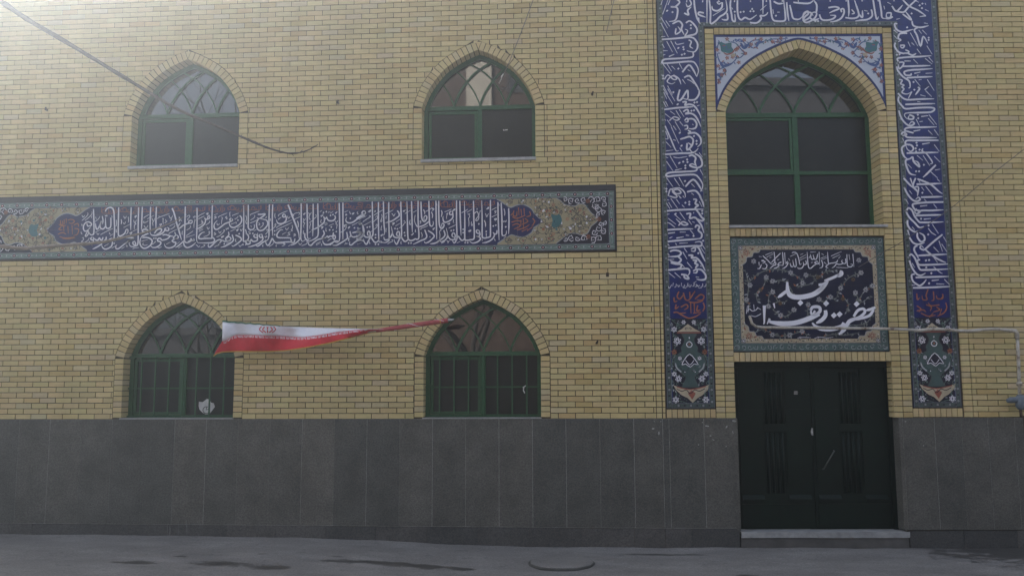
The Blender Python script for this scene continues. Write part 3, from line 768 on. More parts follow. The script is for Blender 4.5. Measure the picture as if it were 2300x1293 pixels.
def border_run(pr, a, b, c0, c1, pitch, phase, horiz=True):
    """green border: paired white waves crossing around dark rosettes"""
    mid = (c0+c1)/2; h = (c1-c0)
    X = (lambda u, v: (u, v)) if horiz else (lambda u, v: (v, u))
    if horiz: pr.rect(a, b, c0, c1, G_GREEN, 1)
    else: pr.rect(c0, c1, a, b, G_GREEN, 1)
    for e in (c0+h*.06, c1-h*.06): pr.stroke([X(a, e), X(b, e)], h*.11, G_GREYBLUE, 1.6, 1, 1)
    n = int((b-a)/(pitch/8)); 
    for sg in (1, -1):
        pr.stroke([X(a+(b-a)*i/n, mid+sg*h*.27*abs(math.sin(math.pi*((a+(b-a)*i/n)-phase)/pitch))-sg*h*.10) for i in range(n+1)], h*.055, G_PALE, 2, 1, 1, 2)
    k = math.ceil((a-phase)/pitch)
    while phase+k*pitch < b:
        u = phase+k*pitch
        if u > a+.02:
            pr.poly([X(u-h*.46, mid), X(u-h*.2, mid-h*.3), X(u, mid-h*.44), X(u+h*.2, mid-h*.3), X(u+h*.46, mid), X(u+h*.2, mid+h*.3), X(u, mid+h*.44), X(u-h*.2, mid+h*.3)], G_PALE, 2.4)
            pr.ell(X(u, mid), h*.32, h*.32, G_INK, 3, 9); pr.ell(X(u, mid), h*.17, h*.17, G_RED, 3.4, 7); pr.ell(X(u, mid), h*.08, h*.08, G_WHITE, 3.8, 5)
            v = u+pitch/2
            if v < b: pr.leaf(X(v, mid-h*.25), math.pi/2 if horiz else 0, h*.5, G_PALE, 2.6); pr.curl(X(v-pitch*.2, mid), h*.22, 0, .8, G_DGREEN, h*.06, 1.9); pr.curl(X(v+pitch*.2, mid), h*.22, math.pi, .8, G_DGREEN, h*.06, 1.9, sgn=-1)
        k += 1
border_run(pr, BAND[0]+.02, .458, BT0, BT1, pit, sA+0.0); border_run(pr, BAND[0]+.02, .458, B0, B1, pit, LW.survey(1050+140/5.75, 555)[0])
border_run(pr, B1+.001, BT0-.001, BS, .458, .16, 3.55, False)
pr.build('tile_border', band)
# cartouche end: buff lobed field, dark corners, mirrored at the far end
E4 = win_(LW, 1050, 400, 5.75, TD)
tipR, tipL = E4(960, 548)[0], LW.survey(106, 508, TD)[0]; MC = (tipR+tipL)/2
blue = [E4(*p) for p in ((380, 275), (430, 300), (500, 350), (560, 378), (620, 355), (690, 340), (760, 355), (830, 400), (860, 450), (920, 510), (960, 548), (920, 600), (860, 640), (830, 700), (760, 745), (690, 762), (600, 740), (560, 735), (490, 775), (430, 815), (390, 842))]
tan = [E4(*p) for p in ((1150, 262), (1200, 290), (1260, 340), (1330, 355), (1390, 360), (1440, 335), (1510, 340), (1560, 400), (1600, 450), (1650, 490), (1690, 530), (1650, 580), (1600, 620), (1580, 660), (1540, 720), (1470, 735), (1410, 715), (1330, 715), (1270, 745), (1200, 800), (1150, 838))]
mir = lambda p: (2*MC-p[0], p[1])
so, sc_, sf = Print(LW, TD), Print(LW, TD), Print(LW, TD)
rs = random.Random(11)
for fl in (lambda p: p, mir):
    bl, tn = catmull(blue, 3), catmull(tan, 3)
    c0 = blue[0]; 
    ground_ = [(c0[0], BT0-.003)]+[(tn[0][0], BT0-.003)]+tn+[(tn[-1][0], B1+.003), (c0[0], B1+.003)]+bl[::-1]
    so.rect(*sorted((fl((tn[0][0]-.05, 0))[0], fl((BS-.002, 0))[0])), B1+.002, BT0-.002, G_INK, .5)
    so.poly([fl(p) for p in ground_], G_TAN, 1)
    so.stroke([fl(p) for p in blue], .012, G_PALE, 1.5, 1, 1); so.stroke([fl(p) for p in tan], .010, G_PALE, 1.5, 1, 1)
    # dark vines on the buff ground
    for (x, y, r) in ((540, 300, 45), (720, 290, 50), (880, 300, 55), (1050, 310, 60), (1150, 420, 70), (980, 420, 80), (1060, 480, 60), (1330, 430, 70), (1450, 420, 60), (1540, 500, 60), (1400, 530, 60), (1250, 350, 40),
                      (540, 800, 45), (720, 810, 50), (880, 790, 55), (1050, 780, 60), (1150, 660, 70), (980, 660, 80), (1060, 610, 60), (1330, 650, 70), (1450, 640, 60), (1540, 580, 60), (1250, 740, 40), (960, 560, 40), (1620, 530, 40)):
        c = fl(E4(x, y)); r *= .0011; a = rs.random()*6.28; sg = rs.choice((1, -1))
        so.curl(c, r, a, 1.2, G_INK, .0050, 2, G_INK, sg)
        so.ell(c, r*.2, r*.2, rs.choice((G_WHITE, G_RED, G_TEAL, G_ORANGE)), 3, 6)
        so.leaf((c[0]+rs.uniform(-r, r), c[1]+rs.uniform(-r, r)), rs.random()*6.28, r*.6, rs.choice((G_WHITE, G_RED, G_TAN)), 3.2)
    from mathutils.geometry import intersect_point_tri_2d
    poly_ = [Vector((p[0], p[1], 0)) for p in ground_]; tris = triangulate_poly(ground_)
    inside = lambda p: any(intersect_point_tri_2d(Vector(p), Vector(ground_[t[0]]), Vector(ground_[t[1]]), Vector(ground_[t[2]])) for t in tris)
    tries = 0; made = 0
    while made < 75 and tries < 900:
        tries += 1; p = (rs.uniform(ground_[0][0], tan[10][0]), rs.uniform(B1+.02, BT0-.02))
        if not inside(p): continue
        made += 1; r = rs.uniform(.016, .034)
        so.curl(fl(p), r, rs.random()*6.28, rs.uniform(.7, 1.2), rs.choice((G_INK, G_INK, G_DGREEN)), .0036, 1.8, rs.choice((None, G_INK, G_DGREEN)), rs.choice((1, -1)))
        if rs.random() < .5: so.flower(fl((p[0]+rs.uniform(-.02, .02), p[1]+rs.uniform(-.02, .02))), .011, rs.choice((G_WHITE, G_WHITE, G_TEAL, G_ORANGE)), G_INK, 3.3, 5, False)
    for (x, y) in ((545, 300), (1110, 345), (1210, 440), (1210, 620), (1110, 720), (545, 800), (1450, 410), (1455, 640), (1420, 525), (1290, 530), (1560, 520), (910, 390), (905, 710), (1060, 420), (1065, 650)): so.flower(fl(E4(x, y)), .022, rs.choice((G_ORANGE, G_INK, G_INK)), G_CREAM, 3.4)
    ht = [E4(*p) for p in ((1080, 470), (1140, 480), (1190, 470), (1220, 545), (1190, 610), (1140, 640), (1085, 620), (1100, 545))]
    so.poly([fl(p) for p in catmull(ht, 3, True)], G_TEAL, 3.6); so.leaf(fl(E4(1125, 575)), math.pi/2, .03, G_INK, 4)
    for (x, y, r) in ((1260, 275, 28), (1340, 290, 38), (1420, 290, 32), (1500, 280, 35), (1590, 280, 45), (1680, 280, 40), (1760, 270, 30), (1660, 360, 40), (1700, 400, 45), (1760, 340, 35), (1760, 440, 30), (1690, 470, 25), (1720, 600, 30), (1690, 650, 45), (1750, 690, 35), (1640, 700, 35), (1620, 790, 40), (1700, 780, 40), (1500, 780, 38), (1420, 780, 30), (1340, 770, 38), (1270, 790, 25), (1770, 580, 25)):
        c = fl(E4(x, y)); sf.curl(c, r*.00105, rs.random()*6.28, 1.15, G_WHITE, .0075, 2, G_WHITE, rs.choice((1, -1)))
    for (x, y) in ((1555, 295), (1560, 755), (1700, 530)): so.flower(fl(E4(x, y)), .028, G_ORANGE, G_INK, 3)
so.build('cartouche', band); sf.build('white_scrollwork', band)['kind'] = 'stuff'
W1 = '''V 175,30 176,60 175,92;N 175,30 177,40;V 157,17 159,60 159,92 163,96 168,94 170,87 169,84;D 168,75;N 162,60 163,63 166,61 168,63 170,58;N13 164,31 166,40 165,48;N 168,99 163,102
V 149,15 150,60 152,107;N 149,15 153,24;V 131,10 131,60 131,95 129,99 123,101 118,102 113,101 111,96 111,60 110,11;V8 121,90 121,100;D 121,86 138,73 144,71;V 147,83 146,91 141,92 137,88;V 141,92 139,100 132,107 122,112 111,114
N 134,34 140,31 146,28;N 134,51 141,48 147,45;N 146,36 142,36 142,39 145,39 141,43;N15 121,32 125,31 127,28 123,29;N 118,43 120,45 122,51 125,45 127,43;N15 116,59 119,66 119,75;N 141,103 142,108 144,107;N15 140,56 146,55 143,59 140,57
V 90,12 91,60 92,98 89,105 83,106 78,107 72,107 69,103 69,60 68,13;V 69,103 63,108 58,104 54,98 51,101 47,110 43,114 39,108;D 65,81 65,89 70,113 76,113 103,68 36,84 42,83;V 57,12 58,50 60,96
V9 101,82 97,84 98,89 103,91 105,88 102,82;V 105,88 106,93 103,98 98,98 103,99 107,103 103,109 95,113 87,114 81,110;N 99,30 98,33 100,32;N 107,35 103,46;N14 92,43 99,38 103,50 101,58 97,60 96,57 104,45
N 61,41 69,37 77,32;N 74,40 87,32;N 76,43 79,45 82,42;N 79,45 81,51 78,54 79,62 79,70 78,74;N 85,62 85,70 87,72 88,67;N15 77,86 81,84 84,83 80,88;N 111,104 111,109
V 49,11 49,60 50,97 48,104 42,106 34,105 29,98 27,90 24,78;V9 43,106 46,98 44,91 40,90 38,95 40,99 44,100;V 27,90 27,98 24,104 18,109 12,111 8,108;V 18,83 20,88 21,95 17,101 10,106 3,110 0,112
N 20,39 28,36 37,32;N15 39,37 43,33 46,32 42,36;V9 36,37 32,40 33,45 38,45 40,40 37,37;V 40,42 40,52 34,59 26,63 19,63 16,55 17,49;N 28,41 24,45 27,43 25,50 25,56;N15 12,35 14,41 12,51;N 42,57 41,63 43,65;N15 27,68 31,67 33,66 30,70;N 30,78 39,74 47,70;N 12,115 18,112 21,111;N 25,108 28,110 28,114 30,110 33,109;N 50,114 58,110
V 6,12 6,40 7,65 9,75 13,79 17,76 19,70 16,66 13,70 14,76;N 10,82 12,83 8,86 9,95 8,105'''
W2 = '''V 193,12 194,60 195,105;N 193,12 196,24;V 176,12 177,50 178,68 181,73 185,72 187,66 186,61;V 176,62 166,70 156,74 148,74 143,66;N 143,66 141,58 143,46;N 157,60 154,62 157,63 154,68;N 138,40 147,35;N 168,38 176,34 185,28;N 187,29 184,32 189,32 183,37;N15 182,39 185,46 184,54;N15 163,33 166,40 165,44
V 157,14 158,45 160,57 165,62 170,57 171,50 167,48 164,53 165,59;V 150,12 150,60 152,98 148,105 143,104 138,107 132,108 127,105 125,95 124,60 123,13;D 127,114 133,114 117,89 118,96 94,79 100,80 47,94 47,101 47,117 54,117 27,76 33,75;V 127,103 122,109 117,110 112,104 109,99 106,102 102,110 98,117 93,110 92,105;V 134,13 135,50 136,88
N 131,58 129,66 131,70 133,65;N 144,81 143,87 145,86;N15 133,95 137,92 139,90 136,95;V 108,14 109,50 110,92 107,99 98,101 91,98 88,88 85,74;V9 102,101 105,95 104,87 100,87 98,93 101,97 105,96;V 88,88 86,95 82,101 76,106 69,106 67,99
V 79,15 79,60 80,103 77,110 70,113 63,112 59,108;V 54,15 54,60 55,106 58,112 66,113;V 56,104 51,111 45,112 40,106 36,100 33,103 29,110 25,117 20,112 18,104;V 66,14 67,60 69,88 66,96
V 99,36 103,40 104,48 97,54 88,60 79,63 71,65;N 86,43 89,45 91,49 95,42;N 70,44 80,39 90,34;N 73,48 72,54 74,55;N15 87,67 93,65 88,71;N 96,63 107,56;N 95,73 107,66;N 104,78 113,72 118,64 120,66 117,60 115,62;N 118,43 132,35;N15 113,37 118,35 119,34 115,39
N 61,45 63,50 60,59 60,63 63,60 61,57;N 62,72 60,82 63,82;N 73,78 72,86 74,86;N15 59,96 65,93 60,98;N 43,47 54,40 65,34;N 38,66 44,61 48,57 51,55 52,50 49,49 47,53;N 40,83 46,79 50,75 51,70 49,69 47,73;N 46,35 45,39 48,36;N 19,71 38,61;N 16,63 26,56 31,53 35,50 33,48 31,51;N 7,58 25,48
V 39,14 40,60 41,88 38,98 25,100 20,96 17,85 15,70;V9 33,99 34,91 31,85 28,88 28,94 32,97;N 33,89 40,84;V 18,88 15,96 7,103 0,104;V9 22,37 17,37 14,41 16,44 21,44 23,40 21,37;V 21,44 13,47 6,51 0,54;N15 29,39 33,36 36,35 32,40;N15 6,68 12,66 14,67 8,71;N 2,78 5,76 4,80 9,78 3,82;N 0,66 12,61
V 0,86 6,87 12,89 5,96 0,95;V7 0,108 6,105 12,106 16,110;N 3,117 12,114;N 32,109 32,115 35,114;N 76,116 83,112 88,110 88,106 85,107;N 109,110 108,115 111,115;N 4,38 3,44 5,43;V 174,84 179,87 186,92 189,98 184,104 176,111 168,114 165,110;V 166,82 169,90 171,98 167,104 157,108 147,113 138,117
N 157,88 160,94 159,100;N 179,98 178,99 180,100;N15 185,81 189,78 190,77 186,83;N 157,82 157,79 165,76 174,72;V 205,106 196,112 188,115 179,116'''
W3 = '''V 162,11 162,60 162,100;V 153,12 154,60 154,98 150,106 145,107 142,104;V9 141,100 144,95 142,90 138,93 139,99 143,101;V 150,104 143,104 136,108 128,112 119,112 114,107 113,102;D 146,81 134,70 130,77 138,77 115,35 122,33 132,42 138,40 190,72 180,49 176,98 176,102;N 156,83 162,80 167,76 170,71 169,66 166,67 168,71;N 166,70 165,66 170,64 172,66
V 139,83 138,90 134,92 130,92 127,95 124,92 120,96;V 114,78 117,86 112,94 113,97 119,97 113,98;V 120,96 110,98 100,101 91,108 85,114 79,112 80,106;N 128,67 140,62;N 121,72 121,80 123,79;V 101,13 102,60 102,88 97,96 89,101 80,104 73,102;V 90,14 90,50 89,92;V 75,14 76,60 76,92 79,98 84,97;V 70,85 70,95 75,101 80,101;V 61,13 61,60 60,92 62,103 66,104 72,100
V12 29,16 33,25 38,40 44,55 50,70 55,85 56,97;V 60,92 57,100 50,107 42,112 36,114;V 46,98 44,106 40,108 37,104 36,99 33,95;V 37,97 30,96 15,96 5,95 2,90 5,83 11,77 17,77;V 42,108 36,106 25,106 10,107 0,107;N 47,86 43,88 48,89 42,93;N 35,82 29,84 34,88 26,91;N 15,88 26,82;N 23,72 26,77 31,71;N 39,65 40,72 37,77 39,80 40,76
V9 20,38 16,42 18,46 23,44 21,38;V 24,43 25,52 20,59 12,62 4,60 1,52;N15 5,52 13,46;N 7,44 6,41 15,36 28,31;N 28,43 30,49 35,44;N 3,72 2,70 15,63 38,53;N 2,79 3,76 20,68 39,59;N 40,38 43,43 44,38 57,35 55,42;N 46,53 47,50 59,45;N15 52,55 54,62 54,71;N15 66,40 71,36 67,41;N 66,49 68,54 72,49;N 68,54 66,59 70,60 67,66 68,72;N 67,78 66,86 69,84
N 79,35 82,40 86,34;N 82,40 80,46 82,52 84,50;N 81,58 88,55 92,50 97,46 97,40 95,41;N 81,60 84,62 82,68 82,75;N 79,84 86,80;V 142,42 144,48 139,54 132,55 126,53 123,45;V 123,45 120,50 117,48 115,44;V 117,50 117,57 112,63 104,69 95,74 86,77;N 106,33 112,30;N 126,35 132,33;N 131,37 139,32;N15 143,37 148,33 144,38;N 108,42 110,45 111,41 113,43 114,38
N 110,52 108,58 111,60;N 117,62 124,59;N 118,66 125,62;N15 109,71 114,69 110,75;N 143,55 146,59 150,54;N 147,58 145,63 148,64 146,75;V 185,84 195,82 206,84 200,91 189,94 183,92 181,85;V 171,82 173,92 172,98 164,104 154,110 146,114 137,114;V 179,80 181,90 178,95;V 210,65 213,78 212,88 208,94 202,98 195,97
N 166,34 175,30;N 171,38 168,40 172,40 168,43;N 178,32 180,38 182,37;N15 184,38 189,36 185,40;N 196,34 198,39 200,37;V 215,42 206,46 196,51 188,57 180,60 173,59 169,54 171,46;N 201,52 216,45;N 184,66 205,56;N15 201,63 206,62 202,66;N 196,73 200,72 198,76 205,73;N15 174,72 179,69 175,74
V 213,104 207,102 199,102 190,107 183,113 178,112 179,105;N 168,107 170,110 165,112 175,109;N 197,112 207,108;N 55,108 58,113 63,108;N 62,115 71,112 77,108 76,105 73,107;N 97,111 108,105;N 97,114 108,108;N 111,110 110,114 112,114;N 130,114 138,110;N 17,112 22,110 20,114 14,116;N 30,116 40,111;N 125,104 130,100 135,98'''
W4 = '''V 186,10 185,50 186,86;V 178,10 177,50 177,85 174,95 168,98;V 172,97 163,101 156,107 149,111 145,108;V 215,103 195,103 188,97 185,92 182,98 178,106 174,109 170,104 168,95;D 191,74 191,83 131,80 138,80 114,107 121,107 102,48 75,44 105,81 69,105;N 179,73 186,69 192,63 194,58 192,57 190,61
V9 156,82 153,86 157,90 161,88 160,83 157,81;V 162,88 162,95 155,102 146,107 135,111 126,113;V9 144,82 140,86 144,90 149,89 148,84 145,82;V 149,89 149,96 144,99 138,99 134,95 132,99 127,98;V 125,81 128,90 124,97 121,101 125,106 131,104 131,100 125,97 117,99 115,95 116,60 116,12;N 104,108 107,112 111,107;N15 120,70 122,77 122,83;N 127,77 133,74;N 140,74 148,70
N 168,82 172,79 175,72 172,70 171,74;N 167,87 169,90 171,86 173,89;V 150,34 158,34 168,33 162,39 154,44 148,42;V 152,44 148,52 147,60 149,68 154,73 162,72 169,66 174,58 172,49 164,46 157,45;N 152,54 155,58 151,60;N 155,67 161,62 164,56 162,54 161,57;N 168,42 170,42 172,39;N 181,44 180,49 182,48;V 127,11 127,50 127,66 132,71 139,70 142,64 141,58
N 133,61 135,65;N 131,55 142,51 150,46;N 132,48 140,43 143,38 141,36;N 132,37 133,34 143,30 154,26;N 121,36 123,44 121,52 123,57 124,53;V 106,37 110,41 111,49 107,57 99,63 91,66 84,63 81,56 82,50;N15 97,52 98,57;N 89,38 90,36 104,31;N 94,46 100,42 103,38;N 85,58 95,54;N 101,67 113,60;N 84,75 97,69;N 107,69 110,74 113,68;N15 98,73 103,70 99,75
V9 86,43 82,46 85,50 89,48 88,44;V 89,49 80,53 70,57 61,64 52,70 46,69 44,62 46,55 52,49;N 83,40 82,30 85,29;N15 71,42 75,39 72,43;N 62,41 65,43 63,48 62,58;N 55,42 55,40 65,35 76,31;N 51,55 53,60 58,56;N 44,36 53,32;N 49,38 45,41 50,41 44,46;N 73,67 74,71 77,67 78,70 80,65
V 96,84 103,87 109,91 110,96 105,101 97,107 90,111 87,108;V 88,83 90,90 91,96 86,102 78,107 70,111 60,114;V9 79,76 80,84 75,89 72,94 76,98 83,96 85,92 80,88 76,92;V 84,97 76,99 69,99 65,97 59,101 58,105;V 66,98 58,95 52,97 46,102 40,108 34,113 30,111 31,105;N 97,93 96,99 99,100;N 74,105 84,101;N 55,74 58,79 62,74;N 50,89 57,86 63,81 68,76 70,72 67,72 66,75;N15 61,89 68,86 62,91;N 47,77 44,80 49,81 43,85;N 45,113 50,110 56,108 54,105
V 40,12 39,50 39,85 38,92 41,90 45,94 45,98 40,102 30,103 15,103 5,103;V 38,92 25,92 10,93 7,89 10,83 16,78 22,77;V 3,18 3,60 2,95 6,103;N 19,88 26,86 32,82 34,77 32,75 31,79;N 7,72 17,67;N 7,76 18,70;N 27,64 30,70 33,65;V9 33,36 29,40 30,45 34,42 33,37;V 30,45 24,46 21,42;V 24,46 22,55 16,62 8,67 0,70;N 13,48 17,52 13,53 18,54 12,59 4,62;N 24,60 30,56 34,52 32,50;N 7,40 8,37 22,30;N 7,46 8,44 21,38;N15 25,33 30,31 27,36
N 0,107 4,110 7,113 10,109;N 12,114 20,111 22,108 18,108;N 150,79 149,84 151,84;N 192,31 191,38 193,44;N 163,107 161,111 164,111;N 177,112 185,107 188,103 186,101;N 195,107 194,111 196,111'''
W5 = '''V 147,15 146,60 145,95 149,102 156,101 162,98 169,97 167,92;V 168,97 163,97 161,93 158,98 153,99;V 143,98 144,108 150,114 157,113 166,108 172,102;V12 115,19 119,28 123,42 126,55 130,68 134,82 138,96;V 145,96 138,103 130,110 123,114;V9 164,49 158,49 155,53 160,56 164,52 163,48;V 158,55 150,57 141,61 134,67 130,67 131,60 135,55;N 150,40 156,36 158,40 152,46 155,48;N 145,36 150,34;N15 132,40 133,47 132,52;N 137,42 136,48 139,50;N 166,39 168,42 170,38 172,41;N 169,46 171,48 169,52 168,60 168,67;N 150,72 157,68 160,63 158,61;N 149,86 156,81 166,74;N 148,90 170,83
N 140,74 139,82 141,82;N 109,62 124,55;N 111,70 117,67 122,62 120,60;V9 121,77 124,84 118,90 122,93 128,92 130,88 126,84 121,85;V 128,92 120,94 115,98 119,101 124,102 122,109 114,114 105,115 99,112 96,105;N 101,106 111,101;V 92,84 100,83 110,86 118,87;V 110,87 105,92 98,95 90,96 87,92 81,93 80,98 86,100 88,104 83,110 74,114 66,113 63,107;D 71,92 76,92 5,110;N 108,82 109,79 127,70
V9 101,67 97,70 101,73 106,73 107,68 103,65;V 98,72 92,79 84,83 74,85 66,84 62,80;V 72,80 78,72 85,69 90,71 86,78 77,82;V 77,16 76,45 76,68;V 63,16 62,50 62,80;V 57,72 50,70 43,72 45,76 55,77;V 58,80 50,83 43,87;V 43,90 55,90 64,94 67,99 63,108 55,114 47,116 40,111 37,102 39,92 44,84;N 41,99 56,95;N 46,103 44,107 50,109 56,107;N 66,107 72,103 75,99 73,100
V 43,16 42,45 41,71;V 34,17 33,60 33,80 32,106 24,111 17,112 12,108 11,102;V9 24,99 20,102 22,107 27,107 26,102 24,98;V 16,17 15,50 15,72;V 0,90 10,90 22,91 15,95 5,101 0,104;N 47,44 48,41 60,34;N 55,45 72,36;N 47,50 46,54 52,53 58,49;N 47,61 52,67 57,60;N 66,43 70,51 73,43;N 70,51 68,54 69,62;N 80,45 82,42 95,37 109,32;N 83,37 84,40;N 91,45 94,44 93,50 94,58;N 99,46 101,52 97,55 104,50;N 107,36 112,44 117,36;N 112,44 114,46 110,50
N15 84,59 90,57 86,62;N 22,48 25,55 29,47;N 25,55 28,57 24,60 24,70;N15 24,40 29,37 25,43;N 20,75 30,70;N15 12,80 18,77 14,83;N 20,118 22,116 35,114;N 126,106 134,100;N 130,115 140,109;N 80,113 83,115 90,112'''
W6 = '''V 169,17 168,78 171,86 176,85 181,82 185,77 187,71 191,71 191,78 186,82;V 137,27 139,22 145,18 152,18 157,25 158,40 159,70 158,95 162,97 167,92 166,87;V 150,42 150,60 148,66 143,68 138,64 137,45 138,42;V 137,63 132,69 126,68 124,62 127,50;V8 129,38 131,48 130,58;V 127,50 121,65 117,70 114,66 113,55;V 108,21 109,50 109,78 106,83 101,83 97,78 96,73;V9 92,56 94,62 98,62 103,60 102,55 95,52 88,55 84,62 84,70 88,75 94,72 98,68 101,64;V8 95,72 91,80 88,86 91,87 95,82 97,75
N 80,36 83,41 87,36;N 80,49 86,44 92,38 95,33 93,30;N 87,49 95,43 102,36 105,30 103,28;N 103,38 103,43;N 80,57 80,61 82,60;N 78,76 79,81 81,80;N 111,52 118,47 122,42 124,38;N 113,40 115,46;N 136,36 138,39 140,36 142,39;N 152,37 153,42;N 112,78 125,71;N 125,83 140,75 155,68;N 116,79 119,83 122,79;N 146,77 147,81 150,82;N 148,86 156,81;N 163,47 164,56 162,63 164,60;N 163,70 163,77 165,76;N15 175,46 176,52 175,58;N 181,38 184,44 188,38;N 180,54 183,57 186,51;N 181,66 196,58;N 192,40 193,48 192,54
V 131,89 129,95 125,95 122,91 119,96 114,96 111,93 107,94;V9 104,89 101,93 105,96 109,93 106,88;V 108,96 107,102;V 139,88 138,95 134,96;V9 150,92 146,96 152,98 154,94 151,91;V 154,100 152,110 144,116 136,118 130,114 128,108;V 129,105 118,112 106,118;N 79,99 84,95 83,90 80,92;N 78,101 82,100;N 88,101 95,96 98,90;N 97,98 99,101;N 134,111 145,105;V 205,92 195,97 185,104 175,112 168,117 162,116 163,108;D 189,111 158,104;N 152,116 165,108;N 176,117 184,112'''
pr = Print(LW, TD)
for txt, x0, y0 in ((W1, 980, 440), (W2, 800, 440), (W3, 620, 445), (W4, 440, 450), (W5, 280, 450), (W6, 110, 450)):
    pr.letters(txt, win_(LW, x0, y0, 10.775, TD), 10, 3.1*PXM, 1.45*PXM, 2.2*PXM, G_WHITE, 4)
pr.build('white_lettering', band)
# the small rust-coloured kufic line, one phrase repeated along the top
KUF = '''N 188,15 188,25;N 185,15 185,26 160,26 160,30;N 182,18 182,26;N 176,22 176,26;N 173,26 171,20 165,20 164,26;N 154,14 154,30;N 150,30 150,20 143,20 143,15 151,15 152,19;N 149,25 139,25 139,30 125,30;N 146,30 134,30;N 131,22 131,26 104,26;N 127,22 124,22 124,26;N 120,26 120,18 112,17 112,25;N 108,26 104,22 110,18 115,15;N 97,22 97,26 94,30;N 97,22 94,23;N 92,15 92,31 88,31;N 88,15 88,31;N 85,20 85,30 60,30;N 82,25 79,25 79,30;N 75,30 75,19 67,18 67,29;N 62,30 58,24 64,20 69,15;N 58,15 57,30'''
pr = Print(LW, TD); S0 = win_(LW, 800, 440, 10.775, TD)
xr = S0(1890, 200)[0]
for k, px in enumerate((1112, 975, 847, 717, 588, 462, 345)):
    s1 = LW.survey(px, 462, TD)[0]
    pr.letters(KUF, lambda a, b: (S0(a, b)[0]-xr+s1, S0(a, b)[1]+0.004), 10, .01, 1.1*PXM, .01, G_ORANGE, 3)
pr.build('kufic_line', band)['kind'] = 'stuff'
pr = Print(LW, TD)
pr.letters('''N 600,420 590,480 630,490 640,430;N 660,380 665,480;N 690,400 700,490;N 730,390 735,480;N 580,500 640,520 750,480;N 800,430 815,480 760,500;N 840,520 870,560 830,620;N 570,570 640,550 700,560;N 740,520 780,560 700,600;N 720,520 725,660;N 690,540 690,620;N 580,610 640,590 680,620 600,660;N 640,670 740,640 800,600;N 700,690 780,650;N 770,680 840,630;N 560,480 590,450''', E4, 1, .01, 2.2*PXM, .01, G_ORANGE, 3)
pr.build('rust_lettering', band)
pr = Print(LW, TD)
pr.letters('''N 280,480 290,580 340,590 330,490;N 370,460 375,580;N 420,440 420,560;N 460,480 540,460 620,500 560,560 480,540;N 240,580 330,620 420,600;N 600,600 700,560 720,640;N 360,620 365,760;N 460,620 470,800;N 560,600 570,820;N 220,820 330,780 420,820;N 300,640 240,700 330,720;N 620,680 720,700 690,820 600,850;N 260,880 400,910 620,890;N 330,920 480,930 640,900''', win_(LW, 110, 450, 10.775, TD), 1, .01, 2.2*PXM, .01, G_ORANGE, 3)
pr.build('rust_lettering', band)

# ------------------------------------------------------------------ portal frieze
frieze = thing('portal_frieze', PW.P(1.7, 1.5), 'blue tile frieze of white Arabic calligraphy framing the portal on three sides', 'tile panel')
mb = MB(); mb.pbox(PW, FZ_L[0], FZ_L[1], FZ_B, FZ_T1, .004, .011); mb.pbox(PW, FZ_R[0], FZ_R[1], FZ_B, FZ_T1, .004, .011); mb.pbox(PW, FZ_L[1]+.001, FZ_R[0]-.001, FZ_T0, FZ_T1, .0041, .0112); mb.build('grout_bed', M_RIM, frieze)
BW = .058
tile_grid(PW, FZ_L[0]+.010, FZ_L[1]-.010, FZ_B+.006, FZ_T1, .18, .19, TD, G_COBALT, frieze)
tile_grid(PW, FZ_R[0]+.010, FZ_R[1]-.010, FZ_B+.006, FZ_T1, .18, .19, TD, G_COBALT, frieze)
tile_grid(PW, FZ_L[1]-.009, FZ_R[0]+.009, FZ_T0+.008, FZ_T1, .19, .19, TD, G_COBALT, frieze)
pr = Print(PW, TD)
def thin_border(pr, a, b, c0, c1, horiz):
    X = (lambda u, v: (u, v)) if horiz else (lambda u, v: (v, u))
    h = c1-c0; mid = (c0+c1)/2
    if horiz: pr.rect(a, b, c0, c1, G_DGREEN, 1)
    else: pr.rect(c0, c1, a, b, G_DGREEN, 1)
    for e in (c0+h*.07, c1-h*.07): pr.stroke([X(a, e), X(b, e)], h*.09, G_GREYBLUE, 1.5, 1, 1)
    n = int((b-a)/.135); p = (b-a)/n
    for i in range(n):
        u = a+(i+.5)*p
        pr.flower(X(u, mid), h*.24, G_PALE, G_INK, 2, 5, False)
        pr.curl(X(u+p*.28, mid), h*.27, .5, .9, G_GREEN, h*.07, 1.8); pr.curl(X(u-p*.28, mid), h*.27, 3.4, .9, G_GREEN, h*.07, 1.8)
        pr.ell(X(u+p*.5, mid), h*.18, h*.18, G_INK, 1.9, 6)
thin_border(pr, FZ_B+.008, FZ_T1, FZ_L[0]+.012, FZ_L[0]+.012+BW, False); thin_border(pr, FZ_B+.008, FZ_T0+.02, FZ_L[1]-.012-BW, FZ_L[1]-.012, False)
thin_border(pr, FZ_B+.008, FZ_T1, FZ_R[1]-.012-BW, FZ_R[1]-.012, False); thin_border(pr, FZ_B+.008, FZ_T0+.02, FZ_R[0]+.012, FZ_R[0]+.012+BW, False)
thin_border(pr, FZ_L[1]-.012-BW+.0003, FZ_R[0]+.012+BW, FZ_T0+.010, FZ_T0+.010+BW*.9, True)
for c in (FZ_L, FZ_R): thin_border(pr, c[0]+.012+BW, c[1]-.012-BW, FZ_B+.008, FZ_B+.008+BW*.95, True)
pr.build('tile_border', frieze)
